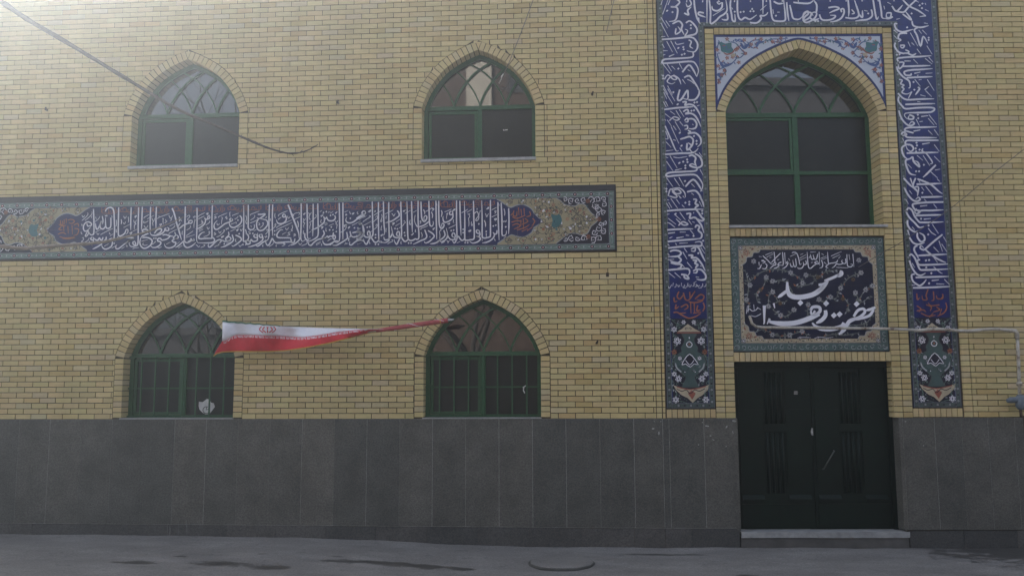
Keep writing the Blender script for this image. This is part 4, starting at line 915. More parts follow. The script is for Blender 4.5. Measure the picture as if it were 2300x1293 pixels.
A_ = '''N 160,40 195,120;N 155,0 265,180;N 205,0 290,145;N 155,150 190,215;N 178,145 210,205;V 165,240 300,222 400,215 500,208;V 345,10 320,120 360,125 430,20 440,60 435,120 380,110;V 445,130 520,125 565,70 570,20 550,0;V 375,155 420,150 405,190 450,180 500,190 540,230 580,300 590,340;D 515,160 545,155 270,40 480,255 510,250;N 545,200 575,190;B 320,180
V 385,265 430,240 445,270 410,290 470,285 520,310 560,370 590,440;N 235,260 290,300;N 175,290 240,340;N 300,250 355,340;N 340,240 395,325;V7 225,370 280,325 340,350 300,365 250,335;N 200,360 250,435;N 170,355 185,370;N 290,380 355,490;N 345,380 385,430;V8 400,370 430,340 440,380 405,385;V 440,350 500,350 540,400 530,450 490,465 450,460;N 490,410 505,420
V8 395,430 430,425 435,460 400,470;V 440,480 470,500 440,520 520,510 580,560 590,630 550,675;B 345,510 365,660 340,860;N 245,440 335,635;V8 175,430 240,580 300,715 330,715;N 180,490 210,575 175,580;N 270,430 305,480;N 185,615 245,680;D 510,548 540,605 540,640 385,845 430,820 435,850 410,890 410,920 405,1070;V 350,585 400,570 460,555 500,590 490,650 460,700 500,740;V 430,630 430,710 480,660 440,625
N 270,590 300,600;N 345,685 375,730;N 185,720 270,710;V 175,760 350,748 500,740 560,690;V 450,780 490,770 530,800 520,850 540,900;V 520,750 580,790 605,860 590,900 540,915 460,890 490,870 530,890;N 570,740 605,790;N 230,775 315,920;N 190,840 265,950;N 180,790 210,800;N 270,790 330,800 430,785;V7 290,945 370,925
V 545,910 530,950 400,960 240,970 190,990 200,1015 300,1005 450,995 530,1000 580,1050 610,1110 600,1170 580,1190;N 580,935 615,1000;V 410,1135 470,1070 510,1055 560,1110 605,1190;N 480,1100 520,1140;N 190,1030 265,1135;N 280,1035 345,1130;N 335,1025 395,1130;N 185,1100 210,1110;V8 210,1240 240,1160 300,1215 360,1205 320,1165 260,1190 310,1240 290,1265 210,1240;V7 250,1160 340,1150 400,1200 410,1260;D 190,1160 190,1190;N 330,1235 365,1270;V 430,1195 500,1180 540,1190 580,1240 605,1293;N 480,1210 510,1230'''
B_ = '''V 575,0 610,70 625,130;V8 230,5 300,20 320,0;N 190,85 230,150;N 215,75 255,140;N 240,30 320,145;N 305,40 345,95;N 200,45 220,50;N 340,10 355,30;N 380,0 400,25;V 500,40 540,45 525,90 560,110 525,140 560,190 600,250 625,270 600,290 540,265 490,250;D 410,80 455,70 455,100 605,175 605,205 505,465 615,520 560,665;N 370,105 400,135;N 570,65 605,130;V 195,175 300,165 450,158 620,155
V 420,210 470,205 460,260 520,250 560,290 600,350 625,430;N 510,190 500,205;N 345,190 410,280;V8 330,345 380,300 440,330 380,335 300,265;N 280,210 360,285;B 295,210;N 195,215 225,210;N 210,260 300,330;N 200,310 230,320 290,365;N 445,280 485,335;N 490,300 520,310;V 200,395 300,388 500,382;V 525,370 540,340 575,360 560,400 600,440 590,490 540,500;N 465,395 510,450;N 345,420 415,420;N15 210,435 290,425;N 415,455 455,460;N15 305,490 390,475;N 225,490 260,475
V 205,530 350,515 540,500 590,485;V 210,605 350,590 520,580 590,580 600,545 570,530 520,540;N 295,550 310,570;N 340,550 440,545;N 205,560 225,580;N 395,605 430,655;N 380,650 430,735;N 610,575 640,620;N 590,600 635,670;V8 475,620 520,600 520,640 475,640;V 500,590 560,600 600,680 640,760;V 230,645 280,630 340,640 360,670 320,700 210,705;V 320,700 360,740 330,775 280,770 230,750;V 240,775 300,790 360,795 355,830 320,840;N 205,740 280,735;N 205,670 225,690
V 445,690 495,690 480,720 540,720 600,790 640,870;V 495,745 540,750 520,780 555,800 530,830 545,850;V8 500,870 545,850 540,890 500,890;V 545,850 600,860 645,920 640,965 590,975 540,965;N 530,940 570,945;N 580,810 600,820;N 430,770 490,840;N 370,795 400,830;V 210,860 330,850 440,845 460,890 440,920;V 360,910 420,920 450,960 410,955 395,930 430,915;N 215,890 290,950;N 285,890 355,950
N7 650,1020 645,1048 620,1050;N7 612,1015 606,1050 585,1050;N7 575,1035 560,1052 548,1030;N7 530,1020 545,1045 520,1055;N7 512,1000 508,1045 490,1045;N7 478,1030 470,1052 450,1048 455,1025;N7 440,1010 432,1050 410,1050;N7 400,1030 395,1055 375,1050;N7 365,1010 362,1050;N7 345,1035 330,1055 320,1030;N7 305,1020 300,1052 280,1060;N7 270,1010 262,1050;N7 250,1030 235,1060 218,1070 214,1045;N7 600,1065 560,1068;N7 420,1070 380,1066;N7 520,1000 540,990'''
T1 = '''V 590,0 600,100 625,210 660,270;V 735,0 735,265;V 760,0 775,140 775,265 830,240 880,190 930,160 960,110 945,0;V 700,150 650,140 640,165 700,190 720,195;V 640,200 650,260;V 960,150 965,220 920,225 900,215;N 800,180 930,100;V8 880,20 850,30 870,50 900,30;V 905,30 900,90 850,125 800,110 790,70;V 1000,0 995,80 1010,170 1020,230 1050,240 1045,160;D 1045,135 1110,140 1145,135 1220,130 1255,130 1240,105 1505,180 350,140 555,285 555,320 470,530 475,555 455,615 485,605 415,770 245,850 245,880;N 1010,90 1025,110
V 1075,0 1075,120 1090,200 1120,225 1160,200 1210,220 1250,200 1290,170;V 1215,255 1290,260 1340,215 1330,180 1370,180 1400,165 1415,140;V 1360,0 1360,160;N 1330,120 1400,60;V 1440,0 1450,120 1470,220 1520,240 1600,235 1610,180 1590,0;N 1470,110 1480,160;N 1520,140 1550,140;V 1625,30 1635,150 1650,240;V 1660,60 1680,150 1700,210 1760,220 1800,190;V 1850,140 1900,150 1880,200 1820,230 1810,180 1850,140;V 1880,200 1930,230 1989,210;V 1480,20 1530,45 1590,40;V 1700,30 1780,40 1880,40 1930,0
V 400,0 430,30 380,80 330,80 400,90 405,160 380,230 310,245;V8 540,0 560,50 520,80 500,40;V 480,150 530,170 520,120 560,80;N 220,60 240,0;N 240,165 300,0;N 300,60 325,0;N 220,195 295,320;N 220,260 305,420;N 275,235 320,300;B 290,125 415,540;V 350,270 420,240 460,280 450,330 480,390;V8 390,320 385,385 440,350 410,300;V 500,260 550,240 620,320 610,380 540,400 490,410 520,350 490,330;N 225,415 270,410
V 230,445 400,432 560,420 620,470 630,530 600,580 550,580 510,570;V8 530,450 560,470 545,520 580,545;N 285,465 350,585;N 330,460 405,600;N 235,495 260,540;N 380,470 400,500 480,485;N 245,570 295,570;N 245,620 270,610;N15 310,635 370,610;V 580,590 570,640 430,655 270,665 235,690 250,710 400,700 560,690 610,720 640,790 620,860;V 460,810 530,730 580,780 620,860;N 245,720 325,825;N 290,720 340,800;N 340,740 380,780;N 425,710 460,775;N 520,780 550,800
V7 260,890 300,840 360,890 400,880 350,850 290,910 340,940 380,920;V7 360,840 420,880 445,945;V 480,870 540,850 600,930 650,1010;N 460,890 495,940;N 515,890 560,910 590,940;N 245,955 300,1060;N 295,960 350,1060'''
T2 = '''V 15,190 30,150 70,130 75,160 40,190 20,230 60,255 140,215 170,160 150,140 120,150 130,180;D 155,240 185,240 745,155 1345,95 1350,45 1230,155 1320,65 1180,310 1420,425 1420,450 1065,615 1095,610;V 165,150 170,60 130,0;V 200,165 225,220 280,230 350,215 380,180 320,175;V 300,90 380,80 420,100 350,130 310,150;V 450,140 440,110 470,105 475,150 440,210 380,240 320,250;V 520,0 530,120 525,190;V 490,200 560,210 620,200 640,160 610,60 590,0;V 640,160 680,200 680,120;N15 560,110 590,150 560,160;V 780,110 790,180 740,220 660,230 600,240
V 800,0 820,130 840,220 860,190;V 870,0 890,120 900,200 940,210;V9 950,150 1000,150 990,200 950,195 950,150;V 1020,190 980,210 930,210;N 700,120 740,130;N 920,70 930,110;N 960,30 1000,50;V 1010,70 1060,130 1130,60;V 1060,130 1140,140 1190,90 1240,40 1290,0;V 1130,0 1200,70 1300,120 1390,180;V 1130,160 1230,230 1160,130;V 1390,180 1320,190;N 1060,220 1100,210;N 1250,0 1310,30;N 1380,40 1390,60;N 1380,110 1420,130
V 1070,270 1040,270 1060,330 1130,360 1250,330;V 1235,240 1250,290 1330,310 1420,290;V 1300,310 1260,340 1290,400 1330,520 1360,410 1410,490;N 1350,340 1400,390;N 1310,340 1340,380;N 1370,260 1410,270;N 1030,340 1070,370;V 1180,375 1100,380 1080,430 1110,450 1080,470;V 1050,480 1040,520 1080,580 1140,600 1190,590;V8 1100,510 1150,510 1130,540 1100,520;V8 1160,560 1200,580 1180,600 1150,590;V 1190,600 1240,620 1280,600;N 1190,470 1215,525;N 1215,370 1300,520;N 1230,480 1260,510;N 1290,550 1335,610;N 1400,515 1460,610;N 1035,400 1070,440
V 1080,690 1070,660 1100,650 1210,640 1330,635 1450,625;V9 1090,700 1140,700 1130,740 1090,770 1080,720;V 1130,745 1300,740 1440,735;N15 1150,685 1220,685;N 1250,665 1300,715;N 1380,655 1460,720;N 1420,640 1470,700'''
R1 = '''V 175,0 190,50 250,120 320,170 330,240 310,250;V 340,80 340,100 280,100 265,60 350,40 450,35 590,25;N15 380,80 450,65;N 410,105 430,100;N 510,80 590,75;V 290,132 400,125 590,118;D 370,180 380,270 420,560 425,600 405,885 410,915 395,950 440,965 400,985 490,1140 400,1215 435,1215;N 385,150 450,230;N 430,155 465,150;N 530,150 610,280;V8 200,150 240,160 220,200 260,215 235,240 260,260 235,300 290,320 340,300;V 350,290 310,370;V 420,240 440,260 390,330;V8 500,270 550,230;N 510,280 580,350;N 450,330 510,345
V 190,310 240,360 300,385 450,378 610,375;N 415,405 450,410;V 275,440 400,435 620,430;V 200,350 195,400 240,460 280,490 400,480 550,475 610,485 605,510 560,530 420,535 290,540 265,570 300,610;V 320,560 370,580 360,610 310,605 320,570;N15 460,580 540,570;N 400,610 440,690;N 550,560 640,675;N 540,600 610,680;N 440,640 480,635;V 200,510 230,600 290,670 340,685 380,660 350,640 320,670;V 370,770 330,760 270,740 300,710 450,705 640,700;V 230,790 250,760 290,790 240,800;V 270,740 280,810 350,825 500,825 640,825
N15 370,750 450,735;N 540,740 590,790;N 610,730 660,800;N 240,830 260,870;V 660,855 400,858 290,860 280,900 340,910 370,950 340,985 300,960 280,910;N15 470,900 560,885;V8 480,950 470,980 520,1010 590,1110 560,1130;N 610,905 670,985;V 290,1005 450,1000 660,995;V 300,900 245,930 235,970 260,1040 310,1080;V 330,1070 360,1050 370,1100 420,1150 440,1160 420,1110 370,1090;V 330,1070 280,1090 290,1160 330,1240 400,1260;N 410,1030 480,1090;N 480,1030 560,1150;N 300,1130 350,1180;N 610,1040 680,1110;V 630,1140 520,1250 480,1285;N 570,1220 650,1293;N 620,1200 680,1190'''
R2 = '''V 245,0 300,60 350,110;V 380,0 350,90 400,150 400,200;V 320,0 350,90;V 400,10 480,40 560,80 640,150 680,175;V 390,70 500,68 670,60;V8 350,110 410,100 405,190;N 415,25 430,55;N 445,100 475,140;N 490,90 570,190;D 455,165 440,455 525,530 520,630 495,920 530,915 498,998 555,1062 530,1175;N 620,10 650,40;V 255,110 290,180 340,240 390,260 430,240 410,215 380,240;N 310,140 340,180;N 270,240 300,290;V 440,215 550,212 680,208;N 475,235 500,260;V 690,268 500,272 380,285 345,300 370,350 430,370 400,400 370,380 390,340;V 400,400 440,365 550,362 690,355
N15 430,315 510,305;N 580,290 620,340;V 280,360 300,335 340,360 370,430 420,490 440,495 550,495 690,490;V 380,420 500,415 680,410;N15 470,460 550,452;V 275,380 310,440 370,500 420,550 470,540;V 290,470 290,520 320,570 370,600 400,590;N 340,545 370,580;N 565,515 635,620;N 520,560 560,610 610,640;V 400,610 400,660 440,710 480,690 470,640 420,610;V 290,580 310,640;V 310,660 350,720 410,740 480,720;V 680,630 580,710 490,790 460,800 430,780 440,755 470,780;N 690,655 725,715;N 640,700 680,820;N 670,735 730,825;N 580,770 640,830
V 400,755 370,770 365,810 400,870 410,900;V 410,865 550,858 730,850;V 490,800 560,860 640,910 720,945;V 430,910 400,920 410,960 450,970 600,965 740,960;N 580,880 625,945;V 310,870 330,850 370,890 400,960 430,1020 480,1025 600,1022 745,1015;N 580,990 650,1050 680,1065;N 340,950 370,1000;V 310,920 340,1000 390,1070 440,1085 490,1060;V 380,1110 500,1105 750,1098;V 370,1070 335,1085 350,1150 400,1190 430,1200 470,1170 500,1130;N15 560,1145 640,1135;N 610,1180 700,1185;N 700,1130 760,1190;N 335,1195 375,1195;V 350,1225 500,1222 765,1210'''
pr = Print(PW, TD)
for txt, x0, y0, k in ((A_, 1460, 200, 5.17), (B_, 1460, 440, 5.17), (T1, 1440, 0, 4.9725), (T2, 1800, 0, 4.9725), (R1, 1980, 150, 5.17), (R2, 1980, 400, 4.975)):
    pr.letters(txt, win_(PW, x0, y0, k, TD), 1, 4.0*PXM, 2.0*PXM, 2.7*PXM, G_WHITE, 4)
# the band runs on above the photograph's upper edge
for k in range(14):
    x = FZ_L[1]-.2+k*.19
    pr.stroke([(x, 6.33), (x+.01, 6.5)], 3.2*PXM, G_WHITE, 4)
pr.build('white_lettering', frieze)
pr = Print(PW, TD)
pr.letters('''N 720,1065 700,1120 730,1150 770,1100;N 665,1130 670,1180 700,1170;N 770,1080 790,1150 830,1160 880,1090 900,1060;N 840,1070 845,1150;N 900,1150 960,1100 1000,1120 980,1160 920,1160;N 830,1180 900,1190 990,1170;N 690,1210 680,1260 720,1230;N 740,1240 800,1210 820,1240 780,1270;N 850,1190 855,1310;N 890,1200 895,1310;N 930,1220 920,1280 960,1270;N 990,1190 1005,1240 985,1290;N 660,1302 700,1297 760,1332 830,1362 900,1347 960,1312;N 720,1312 800,1302;N 880,1307 970,1297''', win_(PW, 1380, 440, 4.97, TD), 1, .01, 2.9*PXM, .01, G_ORANGE, 4)
pr.build('rust_lettering', frieze)
pr = Print(PW, TD)
pr.letters('''N 590,85 590,130 540,130 530,100;N 500,60 505,140 480,150;N 450,40 430,100 440,140 400,140 390,100;N 340,80 345,140 370,120;N 570,140 600,100;N 560,190 480,200 450,170;N 620,170 630,220 600,270 540,300;N 530,210 560,240 500,260;N 430,190 480,210 470,250;N 340,250 400,240 430,260;N 380,270 450,300 520,290;N 340,200 380,230 360,260;N 460,310 500,270;N 580,230 560,290''', win_(PW, 1980, 640, 4.31, TD), 1, .01, 2.5*PXM, .01, G_ORANGE, 4)
pr.build('rust_lettering', frieze)
# vase panels at the foot of both columns
def vase(ctr, parent):
    pr = Print(PW, TD)
    T = lambda x, y: (ctr+(x-445)/4.975*PXM*1.0, PW.survey(1555, 680+y/4.975, TD)[1])
    z0 = T(445, 175)[1]
    pr.rect(ctr-.20, ctr+.20, FZ_B+.065, z0, G_INK, .8)
    half = [(350, 80), (400, 50), (450, 55), (500, 85), (545, 80), (580, 130), (640, 165), (690, 165), (740, 130), (780, 90), (810, 50), (840, 45), (880, 60), (920, 80), (938, 95)]
    out = catmull([(445+h, y) for y, h in half], 3)+catmull([(445-h, y) for y, h in half[::-1]], 3)
    pr.stroke([T(*p) for p in out+[out[0]]], .016, G_DGREEN, 2, 1, 1, 1); pr.poly([T(*p) for p in out], glaze_vase, 2.5)
    cap = [(315, 322), (370, 290), (400, 262), (435, 235), (470, 262), (510, 290), (570, 322)]
    pr.poly([T(*p) for p in cap], G_CREAM, 3); pr.curl(T(415, 290), .018, 0, 1, G_INK, .006, 3.4); pr.curl(T(460, 290), .018, 3.1, 1, G_INK, .006, 3.4, sgn=-1)
    pr.stroke([T(315, 333), T(575, 333)], .012, G_RED, 3, 1, 1)
    base = [(262, 915), (330, 945), (445, 960), (560, 945), (650, 910), (630, 970), (570, 1030), (520, 1060), (465, 1115), (410, 1060), (350, 1030), (290, 970)]
    pr.poly([T(*p) for p in base], G_CREAM, 3); pr.stroke([T(300, 935), T(445, 965), T(610, 932)], .012, G_RED, 3.5, 1, 1)
    pr.stroke([T(300, 960), T(350, 985), T(400, 970), T(440, 1010), T(490, 970), T(540, 985), T(600, 955)], .008, G_INK, 3.6, 1, 1); pr.poly([T(*p) for p in ((415, 1010), (455, 975), (500, 1010), (460, 1080))], G_RED, 3.4)
    pr.poly([T(*p) for p in ((445, 570), (500, 630), (535, 690), (500, 690), (450, 715), (400, 690), (360, 690), (390, 630))], G_INK, 3); pr.stroke([T(*p) for p in ((360, 690), (390, 630), (445, 570), (500, 630), (535, 690), (490, 680), (450, 715), (400, 680))], .008, G_WHITE, 3.5, n=2, closed=True); pr.stroke([T(400, 640), T(445, 690), T(490, 640)], .007, G_WHITE, 3.6, 1, 1)
    for sg in (-1, 1):
        pr.stroke([T(445+sg*155, 670), T(445+sg*140, 725), T(445+sg*95, 770)], .016, G_PALE, 3, .3, 1); pr.ell(T(445+sg*55, 770), .012, .012, G_INK, 3, 7); pr.ell(T(445+sg*55, 770), .006, .006, G_WHITE, 3.4, 6)
        for x, y, r, m in ((160, 295, 32, G_WHITE), (128, 425, 42, G_WHITE), (165, 548, 30, G_ORANGE), (105, 618, 22, G_WHITE), (170, 793, 28, G_WHITE), (125, 845, 36, G_WHITE), (160, 1080, 36, G_WHITE), (55, 215, 24, G_WHITE), (185, 245, 18, G_PALE)):
            pr.flower(T(445+sg*x, y), r*.00106, m, G_INK, 4)
        for pts in (((60, 250), (120, 240), (190, 180)), ((160, 300), (170, 360), (130, 420), (150, 480), (170, 545)), ((150, 560), (185, 640), (190, 720), (170, 790)), ((125, 850), (90, 900), (110, 870)), ((165, 1080), (150, 1000), (180, 960)), ((150, 1090), (90, 1100), (60, 1110)), ((200, 860), (195, 930), (185, 990))):
            q = [T(445+sg*x, y) for x, y in pts]; pr.stroke(q, .007, G_GREEN, 3, .6, .6)
            for p in q: pr.leaf(p, random.random()*6.28, .03, G_PALE if random.random() < .4 else G_GREEN, 3.2)
    rv = random.Random(9)
    for k in range(60):
        y = rv.uniform(190, 1110); h = float(np.interp(y, [p[0] for p in half], [p[1] for p in half])) if 340 < y < 940 else 20
        x = rv.uniform(h+25, 195)
        if h+25 < 190:
            for sg in (-1, 1):
                if k % 3: pr.leaf(T(445+sg*x, y), rv.random()*6.28, rv.uniform(.018, .032), rv.choice((G_PALE, G_GREEN, G_GREEN, G_DGREEN)), 2.2)
                else: pr.curl(T(445+sg*x, y), .02, rv.random()*6.28, .9, G_GREEN, .005, 2.2, None, sg)
    for k in range(14):
        for sg in (-1, 1): pr.curl(T(445+sg*rv.uniform(15, 120), rv.uniform(600, 760)), .014, rv.random()*6.28, .9, G_PALE if k % 4 == 0 else G_INK, .0042, 2.8, None, sg)
    pr.stroke([T(415, 460), T(445, 430), T(475, 460), T(460, 490), T(430, 490)], .008, G_WHITE, 4, closed=True); pr.ell(T(445, 460), .012, .012, G_RED, 4.4, 6); pr.leaf(T(445, 375), -1.57, .03, G_WHITE, 4)
    return pr.build('vase_ornament', parent)
glaze_vase = glaze('grey_teal_glaze', (0.055, 0.095, 0.092), .2)
vase(sum(FZ_L)/2, frieze); vase(sum(FZ_R)/2, frieze)

# ------------------------------------------------------------------ white spandrel tiles over the niche arch
G_SPAN = glaze('bluish_white_glaze', (.50, .54, .61), .06)
sp_r = (.716, 2.712, 5.010, 5.928)
c = offset_curve(arch_curve(N_HW, N_RISE, 5), .103+.008); c[-1] = (0, c[-1][1])
pr = Print(PW, .004)
curve = [(N_C+x, NZ_S+h) for x, h in c]+[(N_C-x, NZ_S+h) for x, h in c[::-1][1:]]
z_at = lambda s: max((NZ_S+float(np.interp(-abs(s-N_C), [-p[0] for p in c], [p[1] for p in c]))), sp_r[2])
xs = np.linspace(sp_r[0], sp_r[1], 61)
for i in range(60):
    a, b = float(xs[i]), float(xs[i+1]); za, zb_ = z_at(a), z_at(b)
    if za < sp_r[3]-.002 or zb_ < sp_r[3]-.002: pr.poly([(a, min(za, sp_r[3]-.001)), (b, min(zb_, sp_r[3]-.001)), (b, sp_r[3]), (a, sp_r[3])], G_SPAN, 0)
edge = [(float(x), z_at(float(x))+.012) for x in xs]
pr.stroke([p for p in edge if p[1] < sp_r[3]-.004], .024, G_COBALT, 2, 1, 1, 2)
pr.stroke([(sp_r[0], sp_r[3]-.013), (sp_r[1], sp_r[3]-.013)], .026, G_COBALT, 2.3, 1, 1)
for s in (sp_r[0]+.012, sp_r[1]-.012): pr.stroke([(s, sp_r[2]), (s, sp_r[3]-.001)], .024, G_COBALT, 2.6, 1, 1)
Z1 = win_(PW, 1440, 0, 4.9725, .004)
for fl in (lambda p: p, lambda p: (2*N_C-p[0], p[1])):
    Tq = lambda x, y: fl(Z1(x, y))
    for pts in (((850, 600), (870, 680), (900, 700), (990, 720), (1060, 660), (1050, 600)), ((1000, 470), (1060, 490), (1120, 560), (1150, 600), (1100, 650), (1040, 640)), ((1060, 470), (1100, 440), (1140, 470), (1180, 500), (1240, 460), (1300, 450), (1350, 470), (1400, 450)), ((870, 780), (920, 760), (950, 800), (900, 840), (870, 900)), ((1200, 500), (1250, 540), (1300, 510), (1290, 470)), ((1400, 460), (1470, 440), (1560, 440), (1640, 430)), ((850, 560), (860, 500), (900, 470)), ((1450, 480), (1500, 470), (1560, 460)), ((860, 940), (880, 880), (930, 820))):
        q = [Tq(*p) for p in pts]; pr.stroke(q, .013, G_BLUE, 3, 1, .6)
        for p in catmull(q, 2): pr.leaf(p, random.random()*6.28, .042, random.choice((G_BLUE, G_BLUE, G_TEAL, G_RED)), 3.2)
    for pts in (((1110, 480), (1150, 540), (1200, 490)), ((880, 690), (920, 740), (1020, 710)), ((1290, 530), (1310, 480), (1370, 470)), ((880, 870), (870, 830), (850, 850))): pr.stroke([Tq(*p) for p in pts], .034, G_BLUE, 3.4, .3, .3)
    for x, y in ((850, 560), (860, 740), (900, 840), (870, 920), (960, 440), (1060, 560), (1150, 450), (1230, 500), (1340, 440), (1470, 470), (1560, 430), (1020, 640), (960, 650), (1080, 540), (1165, 600), (1090, 700), (930, 790)): pr.flower(Tq(x, y), .026, G_RED, G_ORANGE, 4, 5, False)
    bud = [(865, 480), (900, 475), (940, 490), (1005, 480), (1010, 530), (1030, 560), (1000, 600), (940, 590), (895, 575), (885, 520)]
    pr.poly([Tq(*p) for p in catmull(bud, 3, True)], G_TEAL, 4.2); pr.stroke([Tq(920, 590), Tq(960, 610), Tq(1020, 590), Tq(1050, 540)], .016, G_RED, 4.6, .4, .4); pr.stroke([Tq(900, 530), Tq(950, 520), Tq(960, 560), Tq(1000, 550)], .008, G_BLUE, 4.8, 1, 1); pr.stroke([Tq(910, 515), Tq(940, 510)], .012, G_RED, 4.9, 1, 1)
    pr.ell(Tq(1030, 620), .03, .022, G_CREAM, 4.4, 8)
sp = pr.build('spandrel_tiles', building, 'white floral spandrel tiles above the niche window')

# ------------------------------------------------------------------ name panel over the door
SD = .028
G_SIGN = glaze('midnight_blue_glaze', (.008, .011, .038), .25)
sign = thing('name_sign', PW.P(N_C, Z_SIGN0), 'dark blue floral tile panel with large white mosque name over the door', 'sign')
mb = MB(); mb.pbox(PW, N_L+.001, N_R-.001, Z_SIGN0, Z_SIGN1+.008, SD+.004, SD+.02); mb.build('grout_bed', M_RIM, sign)
tile_grid(PW, N_L+.004, N_R-.004, Z_SIGN0+.003, Z_SIGN1+.004, .2, .19, SD, G_SIGN, sign)
pr = Print(PW, SD)
a0, a1, b0, b1 = N_L+.012, N_R-.012, Z_SIGN0+.012, Z_SIGN1-.006
def ring(pr, i0, i1, m, layer):
    pr.rect(a0+i0, a1-i0, b0+i0, b0+i1, m, layer); pr.rect(a0+i0, a1-i0, b1-i1, b1-i0, m, layer); pr.rect(a0+i0, a0+i1, b0+i1+.0002, b1-i1-.0002, m, layer); pr.rect(a1-i1, a1-i0, b0+i1+.0002, b1-i1-.0002, m, layer)
ring(pr, 0, .082, glaze('sea_green_glaze', (.075, .125, .118), .2), 1); ring(pr, .083, .089, G_GREYBLUE, 1.3); ring(pr, .091, .135, G_CREAM, 1)
rs = random.Random(5)
for horiz in (True, False):
    n = 24 if horiz else 17; lo, hi = (a0, a1) if horiz else (b0, b1)
    for i in range(n):
        u = lo+(i+.5)*(hi-lo)/n
        for v in ((b0+.041, b1-.041) if horiz else (a0+.041, a1-.041)):
            c = (u, v) if horiz else (v, u)
            pr.curl(c, .030, rs.random()*6.28, 1.0, G_PALE, .0055, 2, G_PALE if i % 2 else None, 1 if i % 2 else -1); pr.leaf(c, rs.random()*6.28, .03, G_INK, 2.4)
    n = 34 if horiz else 22; lo, hi = (a0+.1, a1-.1) if horiz else (b0+.1, b1-.1)
    for i in range(n):
        u = lo+(i+.5)*(hi-lo)/n
        for v in ((b0+.113, b1-.113) if horiz else (a0+.113, a1-.113)):
            c = (u, v) if horiz else (v, u); pr.leaf(c, rs.random()*6.28, .028, G_INK, 2); pr.leaf((c[0]+.012, c[1]+.006), rs.random()*6.28, .02, rs.choice((G_WHITE, G_RED, G_INK)), 2.3)
for sx in (0, 1):
    for sz in (0, 1):
        X = lambda x, z: ((a0+.125+x) if sx == 0 else (a1-.125-x), (b0+.125+z) if sz == 0 else (b1-.125-z))
        co = [(0, 0), (.22, 0), (.20, .04), (.14, .045), (.12, .09), (.06, .10), (.05, .15), (0, .19)]
        pr.poly([X(*p) for p in co], G_CREAM, 1.6); pr.stroke([X(*p) for p in co[1:]], .008, G_PALE, 2, 1, 1)
        pr.flower(X(.055, .045), .042, G_RED, G_CREAM, 2.6, 6); pr.flower(X(-.01, -.01), .03, G_INK, G_WHITE, 2.8, 6); pr.leaf(X(.11, .02), .6, .05, G_RED, 2.6); pr.leaf(X(.02, .11), 2.0, .05, G_RED, 2.6)
        for k in range(5): pr.leaf(X(.02+.04*k, .01+.01*(k % 3)), rs.random()*6.28, .025, G_INK, 3)
pr.build('tile_border', sign)
SG = win_(PW, 1620, 500, 3.9175, SD)
pr = Print(PW, SD)
G_VINE = glaze('olive_vine_glaze', (.15, .165, .15), .2); G_SOFT = glaze('soft_white_glaze', (.48, .48, .50), .1)
for pts in (((215, 430), (240, 560), (225, 680), (250, 720)), ((230, 540), (300, 470), (390, 420), (500, 410), (610, 440), (700, 500), (720, 560)), ((395, 480), (370, 560), (310, 620), (320, 700)), ((453, 515), (540, 510), (600, 560), (640, 640)), ((1230, 440), (1130, 480), (1060, 560), (1020, 640)), ((1330, 555), (1270, 590), (1220, 660), (1190, 700)), ((860, 670), (900, 700), (960, 655), (1010, 690)), ((770, 720), (760, 800), (800, 850)), ((415, 735), (420, 640), (453, 610)), ((640, 765), (580, 820), (520, 815), (470, 780)), ((450, 985), (520, 1000), (600, 990), (700, 960), (760, 990)), ((1180, 615), (1230, 700), (1300, 650)), ((745, 460), (860, 470), (920, 430), (1000, 420)), ((1100, 900), (1200, 900), (1280, 880), (1330, 800)), ((900, 1000), (1000, 980), (1080, 990), (1200, 970)), ((300, 960), (360, 940), (420, 960)), ((560, 700), (500, 690), (480, 650)), ((1080, 660), (1120, 720), (1100, 780)), ((660, 560), (780, 540), (850, 480))):
    q = [SG(*p) for p in pts]; pr.stroke(q, .010, G_VINE, 2, .7, .6)
    qq = catmull(q, 3)
    for p in qq+catmull(q, 2): pr.leaf(p, rs.random()*6.28, rs.uniform(.025, .05), rs.choice((G_VINE, G_VINE, G_PALE)) if rs.random() < .85 else G_ORANGE, 2.3)
for x, y in ((395, 480), (610, 440), (745, 460), (715, 530), (450, 515), (252, 550), (453, 610), (222, 675), (415, 735), (640, 765), (520, 815), (860, 675), (765, 720), (960, 655), (1050, 575), (1180, 615), (1270, 590), (1230, 440), (1330, 555), (450, 985), (600, 990), (710, 955), (285, 340), (1210, 330)):
    pr.flower(SG(x, y), .030, G_SOFT, G_INK, 3, 6)
for x, y in ((850, 480), (1160, 500), (1070, 670), (520, 710), (345, 590)): pr.flower(SG(x, y), .026, glaze('brown_petal_glaze', (.10, .062, .03), .2), G_INK, 3, 6, False)
pr.build('flower_scrollwork', sign)
pr = Print(PW, SD)
pr.letters('''V14 905,555 870,590 820,625 760,645 690,655 630,650 595,625 582,580 580,520;V9 575,600 530,635 498,658;V12 1040,432 1056,440 1050,456 1015,470;V8 1040,455 990,480 940,500 905,508;V8 855,547 900,540 935,512;V9 935,510 905,560 840,610
V8 1355,745 1310,762 1270,772;V8 1340,765 1310,810 1270,830 1230,840 1180,850 1150,845;V8 1165,825 1200,772 1250,757 1262,788 1222,825 1170,838;V11 1175,845 1130,865 1110,890 1080,940 1035,982;V12 1080,880 1060,910 1010,928 950,938 880,932 830,912 800,880
V11 915,770 918,810 900,840 870,865 835,882;V9 790,765 805,742 860,742 868,778 830,808 792,800 790,765;V8 825,775 805,800;V14 862,800 800,830 720,862 640,882 540,888 470,880 425,868 425,842;V7 425,842 403,892;V11 378,728 378,880;V6 378,880 371,892;V7 461,708 470,752''', SG, 1, 7.6*PXM, 2*PXM, .03, G_WHITE, 4)
